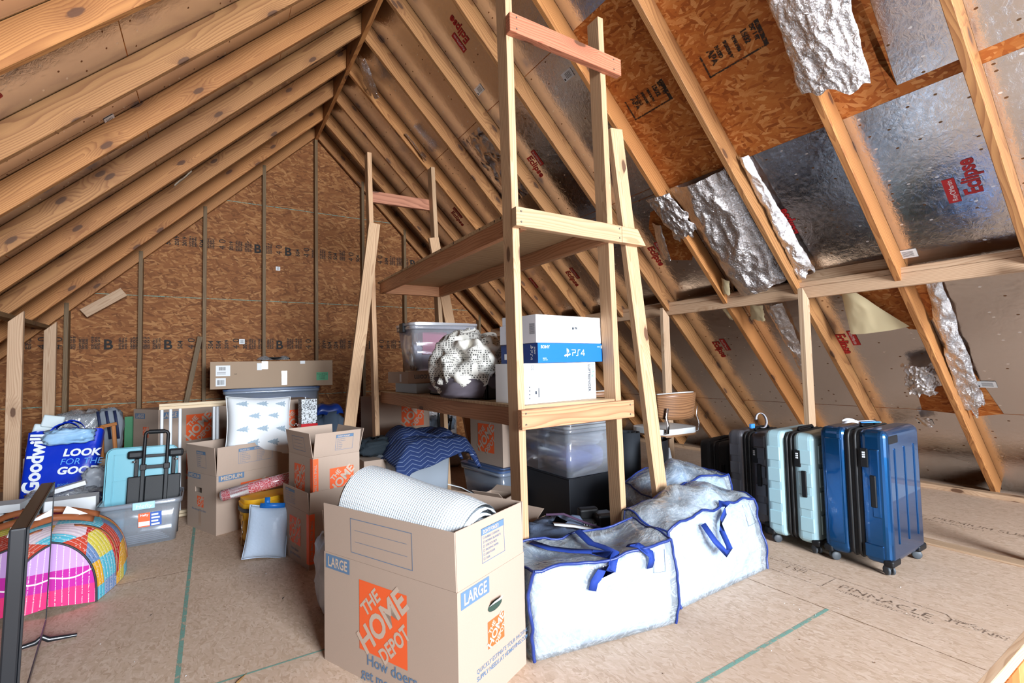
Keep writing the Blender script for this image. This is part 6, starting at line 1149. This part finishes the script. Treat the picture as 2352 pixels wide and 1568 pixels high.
# ---------------------------------------------------------------- clear zip storage bags
BAGM = clear_plastic('zip_bag_film', (0.86, 0.94, 1.0), 0.22, rough=0.08, wr=1.0, wscale=5, crackle=True)
STRAP = fabric('blue_webbing', srgb(40, 66, 150), 300, 0.7, 0.2); PIPE = plain('blue_piping', srgb(30, 52, 122), 0.4)
DUVET = fabric('white_duvet', srgb(222, 227, 235), 22, 0.6, 1.0, col2=srgb(176, 192, 214), blotch=0.45)
def zipbag(label, A, B, depth, hl, hr, sag=0.05, seed=1, bulge=0.03, lean=0.0, dented=0.0, straps=(), win=True, name='storage_bag', group='clear zip storage bags', hb=None, fill=None):
    """A, B: bottom front corners; heights at left / right; local x along the front, y back"""
    A = Vector((*A, 0)); B = Vector((*B, 0)); Lb = (B - A).length; ang = math.atan2((B - A).y, (B - A).x); t = thing(name, label, 'storage bag', tuple(A), ang, group)
    off = Vector((seed * 5.1, seed * 2.3, seed * 1.1)); hb = hb or (hl, hr)
    def H_(x, y):
        s = x / Lb; q = y / depth; h = (hl * (1 - s) + hr * s) * (1 - q) + (hb[0] * (1 - s) + hb[1] * s) * q
        return h - sag * math.sin(PI * s) * (0.35 + 0.65 * math.sin(PI * q)) + 0.5 * sag * noise.noise(Vector((x * 7, y * 7, seed)))
    def P_(x, y, z01):   # point in the bag volume, z01 0..1
        h = H_(x, y); z = 0.006 + (h - 0.006) * z01; s = x / Lb; q = y / depth; bl = max(0.0, math.sin(PI * z01)) ** 0.7
        dx = dy = 0
        if q <= 0.001: dy = -bulge * bl * max(0.0, math.sin(PI * s)) ** 0.6
        if q >= 0.999: dy = bulge * bl * max(0.0, math.sin(PI * s)) ** 0.6
        if s <= 0.001: dx = -0.5 * bulge * bl
        if s >= 0.999: dx = 0.5 * bulge * bl
        v = Vector((x + dx, y + dy + lean * z01, z)); k = noise.noise_vector(v * 8 + off) * 0.020 + noise.noise_vector(v * 22 + off) * 0.007; k.z *= 0.7; v += k * min(1, z01 * 6)
        v.z = max(v.z, 0.003); return v
    mb = MB(); N, K = 44, 22
    mb.grid(lambda u, v: P_(u * Lb, 0, v), N, K); mb.grid(lambda u, v: P_(u * Lb, depth, v), N, K); mb.grid(lambda u, v: P_(0, u * depth, v), K, K); mb.grid(lambda u, v: P_(Lb, u * depth, v), K, K)
    mb.grid(lambda u, v: P_(u * Lb, v * depth, 1.0), N, K); mb.grid(lambda u, v: P_(u * Lb, v * depth, 0.0), N, K)
    mb.build('film', BAGM, t, weld=True)
    E_ = lambda a, b, n=24: [P_(*(Vector(a).lerp(Vector(b), i / n))) + Vector((0, -0.002, 0.001)) for i in range(n + 1)]
    for e, r in ((((0, 0, 0), (0, 0, 1)), 0.007), (((Lb, 0, 0), (Lb, 0, 1)), 0.006), (((0, 0, 1), (Lb, 0, 1)), 0.0065), (((0, depth, 1), (Lb, depth, 1)), 0.005), (((0, 0, 1), (0, depth, 1)), 0.005), (((Lb, 0, 1), (Lb, depth, 1)), 0.005), (((0, depth, 0), (0, depth, 1)), 0.005), (((Lb, depth, 0), (Lb, depth, 1)), 0.005)):
        mb = MB(); mb.tube(E_(*e), r, 8); mb.build('piping', PIPE, t)
    def fp(x, z01, o=0.012): p = P_(x, 0, z01); return Vector((p.x, p.y - o, p.z))
    for st in straps: MB().ribbon([Vector(p) if len(p) == 3 else fp(*p) for p in st['pts']], st.get('w', 0.038), st.get('side', (1, 0, 0)), 0.003).build('strap', STRAP, t)
    if win:
        x0, x1 = Lb * 0.83, Lb * 0.93; mb = MB(); mb.tube([fp(x0, 0.93, .004), fp(x0, 0.66, .004), fp(x1, 0.66, .004), fp(x1, 0.93, .004)], 0.0012, 5); mb.build('label_pocket', plain('pocket_line', srgb(110, 120, 140), 0.6), t)
    if fill:
        mb = MB(); k = 0.016; e = k * 1.0
        def Q(x, y, z): v = P_(min(max(x, 0), Lb), min(max(y, 0), depth), z); c = Vector((Lb / 2, depth / 2, 0)); v.x += (Lb / 2 - v.x) * 2 * k / Lb * 1.3; v.y += (depth / 2 - v.y) * 2 * k / depth * 1.2; v.z = 0.008 + (v.z - 0.008) * (1 - 0.05 - 0.02 * abs(noise.noise(Vector((v.x * 12, v.y * 12, seed))))); return v
        mb.grid(lambda u, v: Q(u * Lb, 0, v), N, K); mb.grid(lambda u, v: Q(u * Lb, depth, v), N, K); mb.grid(lambda u, v: Q(0, u * depth, v), K, K); mb.grid(lambda u, v: Q(Lb, u * depth, v), K, K); mb.grid(lambda u, v: Q(u * Lb, v * depth, 1.0), N, K); mb.grid(lambda u, v: Q(u * Lb, v * depth, 0.0), N, K)
        f = thing('duvet', fill[0], 'bedding', tuple(A), ang); mb.build('bedding', fill[1], f, weld=True)
    return t, P_, Lb
g1, P1, L1 = zipbag('clear zip storage bag with blue straps in front, next to the large box', (1.055, 1.572), (1.715, 1.452), 0.30, 0.345, 0.362, seed=2, sag=0.04, fill=('white folded duvet inside the front clear storage bag', DUVET))
def on(P_, x, y, z=1.0, up=0.0): p = P_(x, y, z); return Vector((p.x, p.y, p.z + up))
MB().ribbon([on(P1, 0.12, 0.26, 1, 0.02), on(P1, 0.17, 0.20, 1, 0.025), on(P1, 0.24, 0.13, 1, 0.02), on(P1, 0.31, 0.07, 1, 0.02), on(P1, 0.36, 0.02, 1, 0.012), on(P1, 0.335, -0.0, 0.93) + Vector((0, -0.02, 0)), on(P1, 0.28, 0, 0.9) + Vector((0, -0.02, 0)), on(P1, 0.255, 0, 0.82) + Vector((0, -0.014, 0)), on(P1, 0.25, 0, 0.72) + Vector((0, -0.012, 0))], 0.036, [(0.6, 0.7, 0.1)] * 4 + [(0.2, 0.5, 0.8)] * 2 + [(1, 0, 0.1)] * 3, 0.003).build('strap', STRAP, g1)
MB().ribbon([on(P1, 0.33, 0.29, 1, 0.01), on(P1, 0.345, 0.24, 1, 0.05), on(P1, 0.36, 0.16, 1, 0.02), on(P1, 0.375, 0.08, 1, 0.02), on(P1, 0.38, 0.02, 1, 0.015), on(P1, 0.33, 0, 0.92) + Vector((0, -0.025, 0))], 0.036, (1, 0.1, 0.1), 0.003).build('strap', STRAP, g1)
MB().ribbon([on(P1, 0.46, 0.03, 1, 0.012), on(P1, 0.49, 0.005, 1, 0.018), on(P1, 0.52, 0, 0.95) + Vector((0, -0.02, 0)), on(P1, 0.525, 0, 0.86) + Vector((0, -0.014, 0)), on(P1, 0.53, 0, 0.76) + Vector((0, -0.012, 0))], 0.036, (1, 0.15, 0.05), 0.003).build('strap', STRAP, g1)
if 0: lump('duvet', '', 'bedding', (1.395, 1.665, 0.012), (0.60, 0.25, 0.305), DUVET, 81, 0.05, rz=math.radians(-10), freq=1.8)
g2, P2, L2 = zipbag('clear zip storage bag bulging upward between the front bag and suitcases', (1.835, 1.520), (2.560, 1.535), 0.27, 0.335, 0.365, seed=7, sag=-0.095, lean=0.06, bulge=0.035, hb=(0.36, 0.40), fill=('white folded duvet inside the upward bulging clear bag', DUVET))
MB().ribbon([on(P2, 0.22, 0, 0.90) + Vector((0, -0.02, 0)), on(P2, 0.24, 0, 0.72) + Vector((0, -0.05, 0)), on(P2, 0.275, 0, 0.56) + Vector((0, -0.06, 0)), on(P2, 0.31, 0, 0.60) + Vector((0, -0.05, 0)), on(P2, 0.31, 0, 0.78) + Vector((0, -0.03, 0)), on(P2, 0.35, 0, 0.90) + Vector((0, -0.02, 0)), on(P2, 0.42, 0, 0.94) + Vector((0, -0.02, 0)), on(P2, 0.45, 0, 0.99) + Vector((0, -0.02, 0)), on(P2, 0.41, 0, 1.0) + Vector((0, 0.0, 0.02))], 0.034, [(1, 0, 0.2)] * 5 + [(0.3, 0.2, 1)] * 2 + [(0.7, 0, 0.7)] * 2, 0.003).build('strap', STRAP, g2)
if 0: lump('duvet', '', 'bedding', (2.19, 1.69, 0.012), (0.60, 0.24, 0.33), DUVET, 83, 0.06, rz=0.02, freq=1.8)
g3, P3, L3 = zipbag('clear zip storage bag at the back, between the shelf brace and suitcases', (2.16, 1.95), (2.86, 1.95), 0.28, 0.36, 0.40, seed=12, sag=-0.09, hb=(0.40, 0.42), win=False, fill=('blue grey bedding inside the rear clear storage bag', fabric('blue_grey_bedding', srgb(176, 196, 220), 40, 0.8, 0.4)))
if 0: lump('blue_grey_bedding', '', 'bedding', (2.50, 2.08, 0.012), (0.60, 0.24, 0.32), fabric('blue_grey_bedding', srgb(176, 196, 220), 40, 0.8, 0.4), 85, 0.06, freq=1.8)
# black lined garment bag with silvery edges behind the slanted brace
t = thing('garment_bag', 'black and silver garment bag slumped behind the slanted shelf brace', 'bag', (2.74, 2.42, 0.0), math.radians(35))
mb = MB(); mb.grid(lambda u, v: Vector(((0.24 - 0.12 * v) * math.cos(2 * PI * u) * (1 + 0.12 * math.sin(5 * u * PI)) + 0.10 * v, (0.11 - 0.05 * v) * math.sin(2 * PI * u), 0.004 + 0.56 * v)), 40, 20, closed_u=True); mb.build('body', plain('black_lining', srgb(18, 20, 24), 0.5), t)
MB().ribbon([(-0.16, -0.10, 0.02), (-0.10, -0.11, 0.22), (0.0, -0.09, 0.38), (0.10, -0.06, 0.50), (0.15, 0.0, 0.46)], 0.03, (0.6, -0.6, 0.3), 0.006).build('edge', plain('silver_film', srgb(200, 206, 214), 0.25, 0.5), t)
# grey blue fabric pouch, paper strip and black handheld appliance in front of the black cube
JB = fabric('blue_grey_canvas', srgb(112, 126, 152), 200, 0.85, 0.4)
lump('canvas_pouch', 'blue grey canvas pouch with dark edges behind the front clear bag', 'pouch', (1.58, 2.10, 0.0), (0.34, 0.34, 0.30), JB, 91, 0.16, rz=0.3)
t = thing('fabric_edge', 'white paper strip and purple edged flap lying over the canvas pouch', 'cloth', (1.50, 1.98, 0.27)); MB().ribbon([(-0.02, 0.02, 0.06), (0.08, -0.01, 0.04), (0.17, -0.04, 0.015), (0.24, -0.08, -0.02)], 0.03, (0.2, 1, 0.3), 0.003).build('strip', PAPER, t); MB().tube([(-0.04, 0.06, 0.10), (0.06, 0.04, 0.09), (0.16, 0.0, 0.04), (0.25, -0.03, 0.0)], 0.006, 8).build('edge', fabric('plum_edge', srgb(70, 50, 70)), t)
t = thing('handheld_vacuum', 'black handheld appliance lying in front of the black storage cube', 'appliance', (1.83, 2.22, 0.0), math.radians(-20)); CH = plain('charcoal_plastic', srgb(52, 58, 62), 0.35)
q = Carton('small_carton', 'low brown carton under the black handheld appliance', (1.78, 2.12), -8, 0.24, 0.22, 0.155, closed=True, mat_=CARD_D)
MB().tube([(-0.02, -0.02, 0.205), (0.10, -0.03, 0.20)], 0.036, 18).build('barrel', CH, t); MB().box(0.08, 0.19, -0.085, 0.015, 0.165, 0.275).build('motor_housing', CH, t, bevel=0.02, seg=3); MB().box(0.0, 0.12, -0.01, 0.05, 0.225, 0.29).build('battery', BLACKP, t, bevel=0.014, seg=3); MB().lathe([(0, 0), (0.03, 0), (0.034, 0.012), (0.03, 0.03), (0, 0.034)], 18).build('dust_cap', BLACKP, t, loc=(0.03, -0.08, 0.162))
mb = MB()
for i in range(6): mb.box(0.0 + i * 0.014, 0.006 + i * 0.014, -0.06, -0.054, 0.18, 0.225)
mb.build('vent_slots', BLACKP, t)
# crumpled blue and white plastic bag squeezed left of the front box
t = lump('plastic_bag', 'white and blue plastic bag squeezed behind the large front box', 'bag', (0.545, 2.45, 0.0), (0.24, 0.30, 0.36), fabric('blue_white_film', srgb(214, 220, 228), 20, 0.3, 0.5, col2=srgb(40, 60, 110), blotch=0.7), 95, 0.14)
MB().box(-0.05, 0.02, -0.001, 0.001, 0, 0.07).build('teal_band', plain('teal_print', srgb(60, 176, 176), 0.4), t, loc=(-0.055, -0.13, 0.02), rot=(0, 0, -0.3))
# ---------------------------------------------------------------- small scraps on the floor
rg = random.Random(12)
for (x, y, L, a, lab) in ((0.06, 2.05, 0.11, 0.9, 'thin brown wood splinter on the floor left of the large front box'),):
    t = thing('wood_splinter', lab, 'splinter', (x, y, 0.001), a); MB().add([(0, 0, 0), (L * .5, 0.008, 0), (L, 0.002, 0), (L * .5, -0.006, 0), (L * .5, 0, 0.006)], [(0, 1, 4), (1, 2, 4), (2, 3, 4), (3, 0, 4)]).build('splinter', plain('splinter_brown', srgb(140, 104, 60), 0.8), t)
for (x, y, lab) in ((-0.235, 2.88, 'small dark chip on the floor right of the quilted bag'), (0.31, 2.70, 'tiny dark crumb on the floor near the small stacked boxes')):
    t = thing('debris_chip', lab, 'debris', (x, y, 0.001), 1.0); MB().add([(0, 0, 0), (0.018, 0.006, 0), (0.022, -0.004, 0.004), (0.008, -0.006, 0.005)], [(0, 1, 2, 3), (0, 3, 1), (1, 3, 2)]).build('chip', INK, t)
t = thing('wood_chips', 'scatter of tiny pale and dark wood chips over the subfloor', 'debris', (0, 0, 0)); t['kind'] = 'stuff'; mb = MB(); mb2 = MB()
for i in range(420):
    x = rg.uniform(-0.9, 4.8); y = rg.uniform(0.7, 4.2); a = rg.random() * 6.3; l = rg.uniform(0.003, 0.011); q = (mb if i % 3 else mb2); c, s_ = math.cos(a), math.sin(a); q.add([(x, y, 0.0012), (x + l * c, y + l * s_, 0.002), (x + l * .5 * c - l * .35 * s_, y + l * .5 * s_ + l * .35 * c, 0.003)], [(0, 1, 2)])
mb.build('dark_chips', plain('chip_brown', srgb(104, 74, 50), 0.8), t)['kind'] = 'stuff'; mb2.build('pale_chips', PAPER, t)['kind'] = 'stuff'
